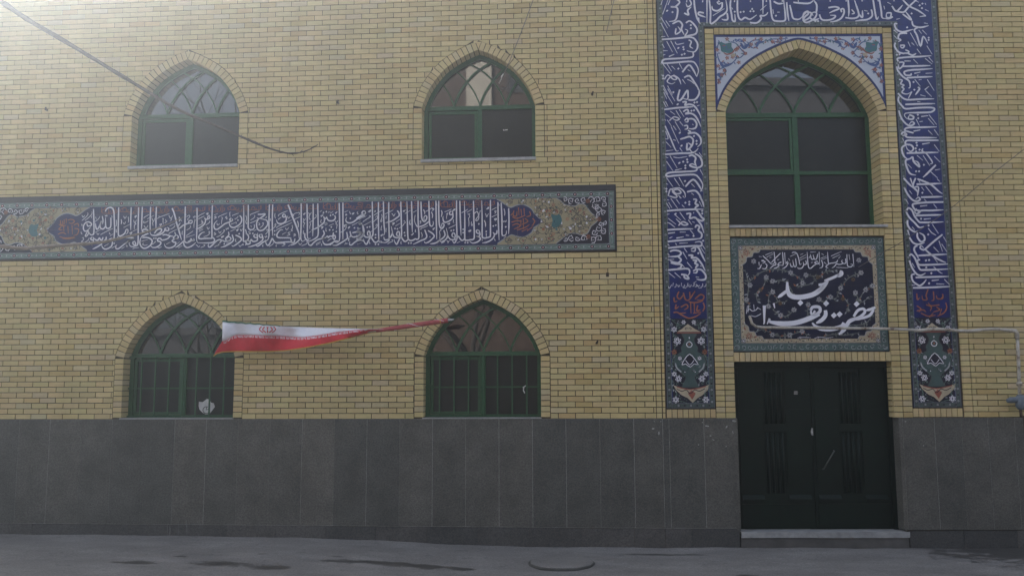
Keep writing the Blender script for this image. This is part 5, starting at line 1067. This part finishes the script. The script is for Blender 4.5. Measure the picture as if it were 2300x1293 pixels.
for p, r in (((1190, 715), 26), ((990, 815), 26), ((1040, 805), 26), ((922, 710), 26), ((695, 705), 26)): pr.dot(SG(*p), r/3.9175*PXM, G_WHITE, 5)
pr.letters('''V 1395,65 1410,250;V 1310,70 1315,210 1335,245 1375,245 1390,215 1360,210;V 1290,130 1295,190 1260,200 1235,165 1255,150;V 1260,200 1200,215 1165,205 1130,245 1095,265;N 1085,95 1235,30;N 1105,125 1210,75;N 1190,130 1220,95;V 1180,150 1165,180 1125,190 1090,195 1060,200 1045,175 1035,35;V 1055,205 1010,245 1045,265;V 985,180 1020,210;V 945,150 965,200 960,250 920,265;N 935,130 1020,95;N 960,145 1030,115;V 915,35 925,230;V 890,165 850,190 910,205 890,170;V 880,205 840,230 790,270 760,230 745,35
V 895,65 880,130 850,140 830,75;V 845,130 810,140 790,70;V 780,100 770,130;N 790,40 870,35;V 725,160 735,205 700,215 690,180;V 700,215 670,265 620,270 610,250;N 640,125 730,75;N 640,155 735,110;V 530,50 560,40 600,60 630,150 640,215 665,200;N 505,100 590,60;V 580,130 590,230 560,240 540,150;V 545,240 520,245 500,190;V 470,170 450,190 470,205 475,180;V 475,200 440,250 390,275;V 425,45 435,210;V 395,40 405,215 370,220;V 380,180 345,195 330,220 370,225;V 345,235 310,260 270,270;V 295,180 300,215 265,230 215,275
V 275,35 285,180 240,215;V 115,90 180,150 240,215;V 365,55 300,120 230,195;N 150,80 255,40;N 170,110 260,65;N 210,120 240,110;V 130,155 95,160 150,175 110,200;V 150,200 175,230 150,275 100,270;V 60,180 65,235;V 95,215 70,270 35,270;N 1340,70 1350,150;N 1160,255 1330,262;N 800,190 830,180;N 480,130 500,160;N 320,150 350,140;N 60,100 100,105;N 650,75 690,60;N 950,60 980,80''', win_(PW, 1695, 560, 6.33, SD), 1, 2.0*PXM, 1.35*PXM, .01, G_WHITE, 4)
pr.letters('''N 320,750 300,770 270,775 250,760 225,780;N 220,800 230,730;N 240,725 235,790;N 285,720 290,770;N 315,745 350,765;N 350,800 300,825 260,815;N7 670,1012 720,1008 790,1010;N7 820,1015 870,1005 930,1012 985,1005;N7 690,1000 700,1018;N7 850,1000 855,1018''', SG, 1, 2.3*PXM, 1.5*PXM, .01, G_WHITE, 4)
pr.build('white_lettering', sign)
# ================================================================== small things on the wall
M_STREAK = simple('lime_deposit', (.16, .16, .155), .9, .3, 30)
M_RUST = simple('rusted_iron', (.07, .045, .03), .85, .4, 40)
for s, z in ((-6.517, 5.22), (-2.837, 5.205), (.224, 5.22), (.232, 2.283)):
    mb = MB(); mb.tube([LW.P(s, z, .02), LW.P(s, z, -.035), LW.P(s+.012, z+.022, -.05)], [.014, .013, .009], 7); mb.build('wall_peg', M_RUST, building, True)
mb = MB(); mb.pbox(LW, .352, .386, 3.045, 3.093, -.003, .02); mb.build('vent_gap', M_RUST, building)  # dark box put in for the shade inside an open brick gap

# pale plaster splashes on the stone left of the door, streaks on the plinth
pr = Print(PW, -.0165); rs = random.Random(3)
for px, py, rx, ry in ((1470, 946, .9, .9), (1484, 946, 1.1, 1.1), (1588, 956, 5, 1.6), (1578, 948, 1.2, 1.2), (1596, 978, 2, 1.2), (1602, 987, 2.6, 1.0), (1632, 958, 1.4, 3.2), (1646, 970, 1.0, 3.5), (1649, 945, 4.5, 2.2), (1569, 998, .9, 1.8), (1631, 1002, 1.8, .8), (2034, 946, 1.6, 1.0), (2074, 1000, 1.4, .8), (1480, 972, 1.4, 4.0), (1467, 962, 3, 1.4)):
    c = PW.survey(px, py, -.0165); pr.ell(c, rx*PXM, ry*PXM, M_JOINT, 0, 7, rs.uniform(-.5, .5))
pr.build('plaster_splash', building)['kind'] = 'stuff'
pr = Print(LW, -.0125)
for px, w in ((375, 1.6), (381, 2.6), (400, .8), (418, 1.8), (421, 1.0)):
    a, b = LW.survey(px+.6, 1168 if px in (400, 418) else 1178, -.0125), LW.survey(px, 1203, -.0125)
    pr.stroke([a, ((a[0]+b[0])/2+.004, (a[1]+b[1])/2), b], w*PXM, M_STREAK, 3, .5, .3)
pr.build('lime_streak', building)['kind'] = 'stuff'

# ------------------------------------------------------------------ flag
def sight(px, py, y):
    v = fwd+rgt*((px-W_PX/2)/F_PX)-upv*((py-H_PX/2)/F_PX); return CAM_POS+v*((y-CAM_POS.y)/v.y)
def crv(px, pts): return float(np.interp(px, [p[0] for p in pts], [p[1] for p in pts]))
F_TOP = [(490, 721), (500, 722), (560, 727), (640, 733), (720, 736), (800, 738), (862, 739)]
F_MID = [(486, 767), (497, 766), (507, 765), (517, 757), (530, 752), (570, 752), (620, 754), (680, 757), (720, 752), (760, 745), (800, 740.5), (830, 739), (862, 739.4)]
F_BOT = [(478, 801), (486, 794), (500, 790), (530, 789), (600, 789), (640, 787), (690, 780), (740, 770), (780, 760), (830, 747), (862, 742)]
def f_depth(px, v):
    u = (px-480)/380
    return -(.22+.075*math.sin(u*9.0+v*1.9)+.04*math.sin(u*21+v*3.4)*(1-.7*u)+.015*math.sin(u*43-v*5)+.05*v*(1-u)+.03*u)
def cloth_pt(px, py, lift=0.0):
    t, b = crv(px, F_TOP), crv(px, F_BOT); v = min(1, max(0, (py-t)/max(1, b-t)))
    return sight(px, py, f_depth(px, v)-lift)
M_FWHITE = simple('white_flag_cloth', (.78, .78, .83), .85, .04, 30); M_FRED = simple('red_flag_cloth', (.60, .018, .032), .8, .08, 25)
M_FGREEN = simple('green_flag_cloth', (.03, .16, .09), .85, .15, 60); M_FYEL = simple('yellow_fringe', (.62, .36, .04), .8, .1, 60)
for m_ in (M_FWHITE, M_FRED):
    b_ = m_.node_tree.nodes['Principled BSDF']; b_.inputs['Sheen Weight'].default_value = .1
flag = thing('flag', sight(690, 766, -.02), 'red and white flag with red emblem blown flat beside the lower windows', 'flag')
mb = MB(); NX = 70; rows = 5
xs = [480+(862-480)*i/NX for i in range(NX+1)]
def left_x(v): return 500-2*v if v < .55 else 498-(v-.55)/.45*18
grid = []
for i, px in enumerate(xs):
    col = []
    for r in range(2*rows+1):
        v = r/(2*rows)
        x = left_x(v)+(862-left_x(v))*(i/NX)
        t, m_, b_ = crv(x, F_TOP), crv(x, F_MID), crv(x, F_BOT)
        if x < 500: t = 722
        y = t+(m_-t)*(r/rows) if r <= rows else m_+(b_-m_)*((r-rows)/rows)
        col.append(cloth_pt(x, y))
    grid.append(col)
def cloth(name, r0_, r1_, m):
    mb = MB()
    n0 = 0; k = r1_-r0_+1
    for c in grid: mb.v += [tuple(p) for p in c[r0_:r1_+1]]
    for i in range(NX):
        for r in range(k-1):
            a = i*k+r; mb.f.append((a, a+k, a+k+1, a+1)); mb.m.append(0); mb.c.append(None)
    o = mb.build(name, m, flag, True); sm = o.modifiers.new('thickness', 'SOLIDIFY'); sm.thickness = .002; return o
cloth('white_stripe', 0, rows, M_FWHITE); red = cloth('red_stripe', rows, 2*rows, M_FRED)
def edge_tube(name, r, rad, m, i0=0, i1=NX):
    mb = MB(); mb.tube([grid[i][r]+Vector((0, -.003, 0)) for i in range(i0, i1+1)], rad, 6); return mb.build(name, m, flag, True)
edge_tube('fringe', 2*rows, .0055, M_FYEL)
mb = MB(); pts = [grid[i][0]+Vector((0, -.004, .004+.004*math.sin(i*1.7))) for i in range(0, 26)]; mb.tube(pts, [.009-.0002*i for i in range(26)], 6); mb.build('rolled_green_stripe', M_FGREEN, flag, True)
def px_ribbon(mb, pts, w, lift=.004):
    q = catmull(pts, 3) if len(pts) > 2 else pts; L = []
    for i, p in enumerate(q):
        a, b = q[max(i-1, 0)], q[min(i+1, len(q)-1)]; t = Vector((b[0]-a[0], b[1]-a[1])); t.normalize()
        L.append((cloth_pt(p[0]-t.y*w/2, p[1]+t.x*w/2, lift), cloth_pt(p[0]+t.y*w/2, p[1]-t.x*w/2, lift)))
    for (a, b), (c, d) in zip(L[:-1], L[1:]): mb.quad(a, c, d, b)
FZ = lambda x, y: (460+x/3.833, 690+y/3.833)
mb = MB()
for sg in (-1, 1):
    px_ribbon(mb, [FZ(540+sg*x, y) for x, y in ((52, 166), (70, 190), (38, 218))], 2.2); px_ribbon(mb, [FZ(540+sg*x, y) for x, y in ((26, 168), (42, 192), (14, 216))], 2.4)
px_ribbon(mb, [FZ(540, 172), FZ(541, 220)], 2.6); px_ribbon(mb, [FZ(532, 168), FZ(540, 173), FZ(548, 168)], 1.6)
mb.build('emblem', M_FRED, flag)
mb = MB(); x = 503.0
while x < 822:
    y = crv(x, F_MID); hgt = 5.2*min(1, (840-x)/70)
    for k, (dx, sh) in enumerate(((0, 1), (3, 1), (6, .6), (9, 1), (12.5, 1), (16, .6), (19, 1))):
        yy = crv(x+dx, F_MID); px_ribbon(mb, [(x+dx, yy+.6), (x+dx, yy+.6+hgt*sh)], 1.05)
    px_ribbon(mb, [(x, y+hgt), (x+6, crv(x+6, F_MID)+hgt)], 1.0); px_ribbon(mb, [(x+9, crv(x+9, F_MID)+hgt*.55), (x+16, crv(x+16, F_MID)+hgt*.55)], 1.0); px_ribbon(mb, [(x+10, crv(x+10, F_MID)+hgt), (x+20, crv(x+20, F_MID)+hgt)], 1.0)
    x += 23.5
mb.build('border_script', M_FWHITE, flag)
mb = MB(); pA, pB = sight(1006, 719, -.30), sight(845, 742.5, -.25); pC = sight(688, 766, .0)
mb.tube([pC, pB.lerp(pC, .5), pB], .011, 8); mb.build('pole', simple('grey_pole', (.3, .3, .3), .5, .2, 20), flag, True)
mb = MB(); mb.tube([pB+(pA-pB)*t for t in np.linspace(0, 1, 12)], [0.021+.007*math.sin(min(1, t*1.6)*1.57) for t in np.linspace(0, 1, 12)], 10)
mb.build('wrapped_cloth', simple('faded_red_wrap', (.42, .085, .085), .8, .18, 18), flag, True)
mb = MB(); ax = (pA-pB).normalized(); e1 = ax.orthogonal().normalized(); e2 = ax.cross(e1)
mb.tube([pB+(pA-pB)*t+(e1*math.cos(t*16)+e2*math.sin(t*16))*.0265 for t in np.linspace(.25, .95, 40)], .0035, 5); mb.build('wrap_seam', M_FWHITE, flag, True)
mb = MB(); mb.tube([pB+(pA-pB)*.90+(e1*math.cos(a)+e2*math.sin(a))*.0285 for a in np.linspace(0, 6.3, 14)], .0045, 5); mb.build('tie', M_FYEL, flag, True)
mb = MB(); mb.tube([pA, pA+ax*.03, pA+ax*.07], [.016, .014, .008], 10); mb.build('pole_tip', M_STEEL, flag, True)

# ------------------------------------------------------------------ gas pipe across the name panel
def pipe_mat():
    m, nt, b = mat('cream_pipe_paint'); pos = coords(nt)
    f = noise(nt, 9, 5, .65, pos); g = noise(nt, 45, 4, .6, pos)
    add = nd(nt, 'ShaderNodeMath', operation='ADD'); nt.links.new(f, add.inputs[0]); nt.links.new(mapr(nt, g, 0, 1, -.15, .15), add.inputs[1])
    c = ramp(nt, add.outputs[0], [(.42, (.52, .49, .43)), (.58, (.36, .32, .26)), (.68, (.13, .075, .045))])
    nt.links.new(c, b.inputs['Base Color']); b.inputs['Roughness'].default_value = .6; bump(nt, b, g, .4, .006); return m
M_PIPE = pipe_mat()
pipe = thing('gas_pipe', PW.P(3.96, 1.55, -.1), 'cream rusty gas pipe running across the name panel and down the right wall', 'pipe')
def pd(px, py, d=-.10): return PW.P(*PW.survey(px, py, d), d)
mb = MB(); mb.tube([pd(1684, 711, .03), pd(1684, 711, -.07), pd(1686, 716), pd(1689, 726), pd(1698, 733), pd(1712, 735), pd(1850, 736), pd(1990, 738), pd(2060, 741)], .0155, 10); mb.build('horizontal_run', M_PIPE, pipe, True)
mb = MB(); pts = [pd(x, 741+2*math.sin(x*.05)) for x in range(2055, 2276, 6)]; mb.tube(pts, [.016+.005*random.random() for _ in pts], 10); mb.build('wrapped_run', M_PIPE, pipe, True)
mb = MB(); mb.tube([pd(2270, 742), pd(2280, 743), pd(2284, 748), pd(2285, 762)], .024, 10); mb.build('elbow', M_PIPE, pipe, True)
mb = MB(); mb.tube([pd(2285, 758), pd(2288, 820), pd(2291, 905)], .018, 10); mb.build('riser', M_PIPE, pipe, True)
mb = MB(); mb.tube([pd(2289, 857), pd(2290, 866)], .031, 8); mb.build('coupling', M_PIPE, pipe, True)
M_REG = simple('grey_blue_regulator', (.13, .16, .19), .55, .2, 30)
mb = MB(); mb.tube([pd(2262, 900), pd(2270, 898), pd(2318, 896)], [.02, .034, .034], 12); mb.tube([pd(2291, 886), pd(2292, 893), pd(2293, 912), pd(2294, 920)], [.03, .055, .055, .03], 14); mb.build('regulator', M_REG, pipe, True)
mb = MB(); mb.tube([pd(2292, 918), pd(2294, 934), pd(2310, 938)], .017, 8); mb.build('outlet', M_RUST, pipe, True)
for px in (1760, 2040):
    mb = MB(); mb.tube([pd(px, 737, -.10), pd(px, 737, .03)], .007, 6); mb.build('bracket', M_RUST, pipe, True)

# ------------------------------------------------------------------ wires
M_WIRE = simple('dull_wire', (.10, .085, .07), .6, .2, 50); M_WIREL = simple('pale_wire', (.15, .135, .12), .6, .2, 50)
def wire(name, pts, r, label, m):
    mb = MB(); q = [Vector(p) for p in catmull([tuple(p) for p in pts], 6)]; mb.tube(q, r, 6); o = mb.build(name, m, None, True); return tag(o, label, 'wire', 'loose wires on the wall')
wire('wire', [pd(2330, 312, -.4), pd(2230, 390, -.34), pd(2135, 468, -.28), pd(2027, 542, -.2), pd(1985, 566, -.15), pd(1928, 600, -.03)], .0045, 'thin dark wire slanting down across the right frieze to the name panel', M_WIRE)
ld = lambda px, py, d: LW.P(*LW.survey(px, py, d), d)
wire('wire', [ld(1205, -20, -.02), ld(1180, 48, -.02), ld(1150, 125, -.03), ld(1131, 168, -.02), ld(1122, 182, .10)], .0048, 'thin wire hanging down into the upper arched window beside the portal', M_WIREL)
wire('wire', [ld(1384, -20, -.02), ld(1372, 30, -.03), ld(1362, 74, -.004)], .004, 'short pale wire ending on bricks between window and portal', M_WIREL)
mb = MB(); mb.tube([ld(1131, 166, -.03), ld(1127, 172, -.02), ld(1126, 178, -.01), ld(1121, 187, .06)], [.006, .010, .005, .008], 6); tag(mb.build('tape_scrap', M_PAPER, None, True), 'white scrap of tape at the end of the window wire', 'tape')

# ================================================================== ground
GX = sorted(set([round(x, 3) for x in np.arange(-8, 6.5, .07)]+[-90, -60, -40, -28, -20, -15, -12, -10, -9, 7, 8, 10, 13, 18, 26, 40, 60, 90]))
GY = sorted(set([round(y, 3) for y in np.arange(-2.8, .42, .06)]+[-100, -60, -40, -30, -24, -19, -15, -12, -10, -8, -6.5, -5.2, -4.2, -3.4, 1, 3, 10, 30, 60]))
GP = [(-90, .09), (-4.89, .088), (-3.05, .073), (-2.37, .059), (-1.5, .02), (-.7, 0), (1.67, .003), (4, -.015), (90, -.02)]
def gnoise(x, y): return .5*math.sin(x*3.1+1.3*math.sin(y*2.7))+.3*math.sin(x*7.7+y*5.1)+.2*math.sin(x*17.3-y*13.9+2)
def ground_z(x, y):
    z = float(np.interp(x, [p[0] for p in GP], [p[1] for p in GP])); dist = max(0, -y)
    z -= .012*min(dist, 4)
    z += .004*gnoise(x, y)*min(1, .3+dist)
    if dist < .22: z += (.22-dist)*.045*(1+.6*gnoise(x*1.7, y*3))
    return z
gv = [(x, y, ground_z(x, y)) for y in GY for x in GX]; nx = len(GX)
gf = [(j*nx+i, j*nx+i+1, (j+1)*nx+i+1, (j+1)*nx+i) for j in range(len(GY)-1) for i in range(nx-1)]
def ground_mat():
    m, nt, b = mat('worn_concrete'); pos = coords(nt)
    f1 = noise(nt, 1.2, 6, .65, coords(nt, (1, 2.2, 1))); f2 = noise(nt, 60, 4, .7, pos); f3 = noise(nt, 9, 5, .6, pos, .6)
    c = ramp(nt, f1, [(.3, (.150, .142, .132)), (.5, (.195, .185, .173)), (.72, (.260, .248, .233))])
    c = mix(nt, 1.0, c, ramp(nt, f2, [(.34, (.66, .66, .66)), (.66, (1.3, 1.3, 1.3))]), 'MULTIPLY')
    c = mix(nt, mapr(nt, f3, .58, .72, 0, .5), c, (.055, .055, .056))
    geo = nt.nodes.new('ShaderNodeNewGeometry'); tot = None
    wob = nd(nt, 'ShaderNodeTexNoise', Scale=5.0, Detail=8.0, Roughness=.72); nt.links.new(coords(nt, (1, 1.6, 1)), wob.inputs['Vector'])
    for (cx, cy, rx, ry) in ((-4.42, -1.40, .22, .08), (-4.1, -1.07, .08, .03), (-3.46, -1.40, .34, .10), (-3.0, -1.52, .2, .1), (-2.1, -1.10, .42, .10), (-1.55, -1.16, .45, .10), (-1.15, -1.22, .12, .06), (4.75, .05, .95, .55), (4.9, -.55, .55, .35), (-.5, -.4, .05, .02), (1.6, -1.3, .10, .04), (.9, -.35, .5, .04), (-3.3, -.9, .05, .025), (-2.5, -.9, .07, .03), (-2.9, -.75, .06, .02)):
        s = nd(nt, 'ShaderNodeVectorMath', operation='SUBTRACT'); nt.links.new(geo.outputs['Position'], s.inputs[0]); s.inputs[1].default_value = (cx, cy, 0)
        d = nd(nt, 'ShaderNodeVectorMath', operation='MULTIPLY'); nt.links.new(s.outputs[0], d.inputs[0]); d.inputs[1].default_value = (1/rx, 1/ry, 0)
        l = nd(nt, 'ShaderNodeVectorMath', operation='LENGTH'); nt.links.new(d.outputs[0], l.inputs[0])
        a = nd(nt, 'ShaderNodeMath', operation='ADD'); nt.links.new(l.outputs['Value'], a.inputs[0]); nt.links.new(mapr(nt, wob.outputs['Fac'], .25, .75, -1.0, 1.0), a.inputs[1])
        k = mapr(nt, a.outputs[0], .70, 1.10, 1, 0)
        if tot is None: tot = k
        else:
            mx = nd(nt, 'ShaderNodeMath', operation='MAXIMUM'); nt.links.new(tot, mx.inputs[0]); nt.links.new(k, mx.inputs[1]); tot = mx.outputs[0]
    sc = nd(nt, 'ShaderNodeMath', operation='MULTIPLY'); nt.links.new(tot, sc.inputs[0]); sc.inputs[1].default_value = .82
    c = mix(nt, sc.outputs[0], c, (.030, .028, .024))
    nt.links.new(c, b.inputs['Base Color']); nt.links.new(mapr(nt, tot, 0, 1, .9, .62), b.inputs['Roughness'])
    add = nd(nt, 'ShaderNodeMath', operation='ADD'); nt.links.new(f2, add.inputs[0]); nt.links.new(f3, add.inputs[1])
    bump(nt, b, add.outputs[0], .5, .012); return m
M_GROUND = ground_mat()
me = bpy.data.meshes.new('ground'); me.from_pydata(gv, [], gf); me.materials.append(M_GROUND); me.polygons.foreach_set('use_smooth', [True]*len(me.polygons))
go = bpy.data.objects.new('street_ground', me); COL.objects.link(go); place(go, None, IDM.copy()); go['kind'] = 'structure'
# manhole: a low round concrete collar with a lid
mc = Vector((-.18, -.86, ground_z(-.18, -.86)))
man = thing('manhole', mc, 'round raised concrete manhole cover in the street before the wall', 'manhole')
M_CONC = simple('old_concrete', (.125, .126, .126), .92, .35, 14, bmp=.5); M_CONCD = simple('dark_collar', (.07, .068, .06), .95, .45, 10, bmp=.5)
def lathe(prof, n, c, wob):
    mb = MB()
    for (r, z) in prof:
        for k in range(n):
            a = 2*math.pi*k/n; w = 1+wob*(math.sin(a*5+z*30)+.6*math.sin(a*11+1)+.4*math.sin(a*17))
            mb.v.append((c.x+r*w*math.cos(a), c.y+r*w*math.sin(a), c.z+z+wob*.12*math.sin(a*7)))
    for i in range(len(prof)-1):
        for k in range(n):
            a, b = i*n+k, i*n+(k+1) % n; mb.f.append((a, b, b+n, a+n)); mb.m.append(0); mb.c.append(None)
    mb.f.append(tuple((len(prof)-1)*n+k for k in range(n))); mb.m.append(0); mb.c.append(None); return mb
lathe([(.340, -.06), (.336, .008), (.328, .020), (.30, .022)], 48, mc, .013).build('collar', M_CONCD, man)  # collar coloured darker than the lid
lathe([(.322, .0), (.319, .0235), (.30, .030)], 48, mc, .012).build('lid', M_GROUND, man)

# ================================================================== trees
M_BARK = simple('grey_bark', (.055, .045, .038), .9, .35, 25, bmp=.6, vec=(1, 1, .25)); M_TWIG = simple('pale_twig_bark', (.20, .17, .145), .85, .35, 40, bmp=.5)
def grow(mb, p, d, ln, r, depth, rnd, tips=None):
    pts, rad = [p], [r]; n = 4
    for i in range(n):
        d = (d+Vector((rnd.uniform(-.22, .22), rnd.uniform(-.22, .22), rnd.uniform(-.05, .16)))).normalized()
        p = p+d*(ln/n); pts.append(p); rad.append(r*(1-.38*(i+1)/n))
    mb.tube(pts, rad, 7 if depth > 3 else (5 if depth > 1 else 3), cap=False)
    if depth == 0: return
    for k in range(rnd.choice((2, 3, 3)) if depth > 1 else 3):
        t = rnd.uniform(.45, 1.0) if k else 1.0; q = pts[min(n, int(t*n))]
        nd_ = (d+Vector((rnd.uniform(-.9, .9), rnd.uniform(-.9, .9), rnd.uniform(-.25, .6)))).normalized()
        grow(mb, q, nd_, ln*rnd.uniform(.62, .82), rad[-1]*rnd.uniform(.6, .85), depth-1, rnd)
def bare_tree(loc, h, seed, label, depth=5, lean=(0, 0)):
    rnd = random.Random(seed); t = thing('bare_tree', loc, label, 'tree', 'bare street trees'); p = Vector(loc)-Vector((0, 0, .2)); mb = MB(); pts, rad = [p], [.17]
    d = Vector((lean[0], lean[1], 1)).normalized()
    for i in range(5): p = p+d*(h*.32/5)+Vector((rnd.uniform(-.05, .05), rnd.uniform(-.05, .05), 0)); pts.append(p); rad.append(.17-.012*i)
    mb.tube(pts, rad, 10, cap=False); mb.build('trunk', M_BARK, t, True)
    mb = MB()
    for k in range(4):
        a = k*1.57+rnd.random(); grow(mb, p-d*rnd.uniform(0, .5), (Vector((math.cos(a)*.75, math.sin(a)*.75, .9))).normalized(), h*.22, .09, depth, rnd)
    mb.build('branches', M_BARK, t, True); return t
bare_tree((-10.6, -16.0, 0), 7.0, 3, 'bare tree across the street mirrored in the lower left window', 5)
bare_tree((-3.1, -15.2, 0), 9.0, 8, 'bare tree across the street mirrored in the lower window by the flag', 4)
bare_tree((3.6, -15.4, 0), 11.0, 12, 'bare tree across the street mirrored in the tall niche window', 5)
bare_tree((7.4, -14.6, 0), 12.0, 21, 'bare tree farthest right across the street', 5)
# the near tree at the left edge, whose low branches hang into the view
near = thing('street_tree', (-5.6, -5.6, .09), 'bare roadside tree whose branches hang in from the left edge', 'tree')
def sy(px, py, yy): return sight(px, py, yy)
mb = MB(); tp = [Vector((-5.6, -5.6, -.1)), Vector((-5.57, -5.6, 1.2)), Vector((-5.62, -5.58, 2.2)), Vector((-5.5, -5.6, 3.3)), Vector((-5.6, -5.7, 4.4)), Vector((-5.7, -5.8, 5.6))]
mb.tube(tp, [.17, .15, .135, .12, .10, .075], 12); mb.build('trunk', M_BARK, near, True)
def limb(name, pts, rad, m, twigs=()):
    q = catmull([tuple(p) for p in pts], 4); n = len(q); rr_ = np.interp(np.linspace(0, 1, n), np.linspace(0, 1, len(rad)), rad)
    rr_ = [r*(1+.10*math.sin(i*2.3)+(.22 if i % 7 == 3 else 0)) for i, r in enumerate(rr_)]
    mb = MB(); mb.tube(q, rr_, 8)
    for (i, dv, l) in twigs:
        p = Vector(q[min(n-1, int(i*n))]); mb.tube([p, p+Vector(dv)*l*.5+Vector((0, 0, l*.08)), p+Vector(dv)*l], [.004, .003, .0015], 5)
    return mb.build(name, m, near, True)
b1 = [tp[4], Vector((-5.3, -4.9, 4.75)), Vector((-4.85, -4.2, 4.8)), sy(-60, -40, -3.8)]+[sy(x, y, -3.75+.7*x/715) for x, y in ((0, 2), (60, 43), (130, 84), (200, 126), (300, 187), (400, 246), (470, 276), (560, 315), (610, 335), (655, 345), (690, 338), (714, 325))]
limb('branch', b1, [.05, .04, .030, .022, .019, .019, .0175, .016, .014, .0125, .011, .0095, .008, .0065, .005, .003], simple('brown_branch_bark', (.075, .058, .052), .9, .35, 40, bmp=.5), ((.72, (.4, 0, .3), .04), (.86, (.3, .1, -.4), .05), (.9, (.5, .1, .5), .05), (.95, (.7, 0, .5), .05)))
b2 = [tp[3], Vector((-5.0, -5.5, 3.2)), Vector((-4.2, -5.4, 2.75)), sy(-60, 548, -5.25)]+[sy(x, y, -5.2+.5*x/413) for x, y in ((0, 553), (54, 557.6), (102, 554), (152, 550), (202, 546.7), (239, 542), (283, 532), (326, 521.7), (369.6, 506.5), (413, 487))]
limb('branch', b2, [.04, .03, .018, .012, .0105, .0105, .010, .0095, .009, .0085, .007, .0055, .004, .002], M_TWIG, ((.5, (.3, 0, -.6), .03), (.62, (.5, .1, -.5), .03), (.7, (.5, 0, .6), .03)))
limb('twig', [Vector((-4.2, -5.4, 2.76)), sy(-60, 505, -5.1), sy(0, 519, -5.0), sy(10, 525, -5.0), sy(20, 526, -5.0), sy(31, 522, -5.0)], [.012, .007, .006, .005, .004, .002], M_TWIG)
mb = MB(); rnd = random.Random(4)
for dv in ((-.8, -.3, .7), (-.5, -.9, .6), (-.9, .2, .8), (-.3, -.6, 1)): grow(mb, tp[-1], Vector(dv).normalized(), 1.5, .05, 3, rnd)
mb.build('crown_branches', M_BARK, near, True)

# ================================================================== the other side of the street, seen in the window panes
M_BROWN = simple('brown_brick', (.095, .062, .047), .9, .2, 3); M_PALEST = simple('pale_stone', (.52, .48, .40), .8, .1, 5); M_GREYW = simple('grey_render', (.075, .075, .08), .9, .15, 2)
def house(loc, w, dep, h, m, label, storeys, cols, strip=None):
    t = thing('apartment_building', loc, label, 'building', 'buildings across the street'); x, y = loc[0], loc[1]
    mb = MB(); mb.box8([Vector(p) for p in ((x, y, -.1), (x+w, y, -.1), (x+w, y-dep, -.1), (x, y-dep, -.1), (x, y, h), (x+w, y, h), (x+w, y-dep, h), (x, y-dep, h))]); mb.build('wall', m, t)
    mb = MB(); mb.box8([Vector(p) for p in ((x-.15, y+.2, h), (x+w+.15, y+.2, h), (x+w+.15, y-dep-.15, h), (x-.15, y-dep-.15, h), (x-.15, y+.2, h+.3), (x+w+.15, y+.2, h+.3), (x+w+.15, y-dep-.15, h+.3), (x-.15, y-dep-.15, h+.3))]); mb.build('roof', M_GREYW, t)
    for i in range(storeys):
        for k in range(cols):
            cx = x+w*(k+.5)/cols; z = .9+i*(h-.6)/storeys
            if strip and abs(cx-strip) < 1.1: continue
            mb = MB(); mb.box8([Vector(p) for p in ((cx-.75, y+.05, z), (cx+.75, y+.05, z), (cx+.75, y-.05, z), (cx-.75, y-.05, z), (cx-.75, y+.05, z+1.5), (cx+.75, y+.05, z+1.5), (cx+.75, y-.05, z+1.5), (cx-.75, y-.05, z+1.5))]); wn_ = mb.build('window', M_GREYW, t)
            mb = MB(); mb.box8([Vector(p) for p in ((cx-.66, y+.07, z+.1), (cx+.66, y+.07, z+.1), (cx+.66, y+.0, z+.1), (cx-.66, y+.0, z+.1), (cx-.66, y+.07, z+1.4), (cx+.66, y+.07, z+1.4), (cx+.66, y, z+1.4), (cx-.66, y, z+1.4))]); mb.build('pane', M_GLASS, wn_)
    if strip:
        mb = MB(); mb.box8([Vector(p) for p in ((strip-.45, y+.12, 8), (strip+.45, y+.12, 8), (strip+.45, y-.02, 8), (strip-.45, y-.02, 8), (strip-.45, y+.12, h-.5), (strip+.45, y+.12, h-.5), (strip+.45, y-.02, h-.5), (strip-.45, y-.02, h-.5))]); mb.build('stone_strip', M_PALEST, t)
    return t
house((-7.2, -19.0, 0), 9.0, 9, 15.5, M_BROWN, 'brown brick apartment block with pale stone strip across the street', 4, 4, -3.3)
house((2.6, -20.5, 0), 11.0, 9, 13.0, M_GREYW, 'grey rendered apartment block across the street', 4, 5)
house((14.5, -19.5, 0), 12.0, 9, 10.0, M_BROWN, 'lower brown brick house far right across the street', 3, 5)
house((-30.0, -27.0, 0), 14.0, 8, 4.2, M_GREYW, 'low grey house across the street at far left', 1, 5)

# ================================================================== scattering air volume added to imitate the sun's glare
hm = bpy.data.materials.new('glare_veil_air'); hm.use_nodes = True; hn = hm.node_tree; hn.nodes.clear()
ho = hn.nodes.new('ShaderNodeOutputMaterial'); hv = hn.nodes.new('ShaderNodeVolumePrincipled')
hv.inputs['Color'].default_value = (.84, .92, 1.0, 1); hv.inputs['Density'].default_value = 0.0108; hv.inputs['Anisotropy'].default_value = 0.88
hn.links.new(hv.outputs[0], ho.inputs['Volume'])
mb = MB(); mb.box8([Vector(p) for p in ((-95, -105, -1.2), (95, -105, -1.2), (95, 65, -1.2), (-95, 65, -1.2), (-95, -105, 17.5), (95, -105, 17.5), (95, 65, 17.5), (-95, 65, 17.5))])
hz = mb.build('glare_veil', hm, None); hz['kind'] = 'stuff'; hz['label'] = 'thin added veil of air imitating glare from the low sun'
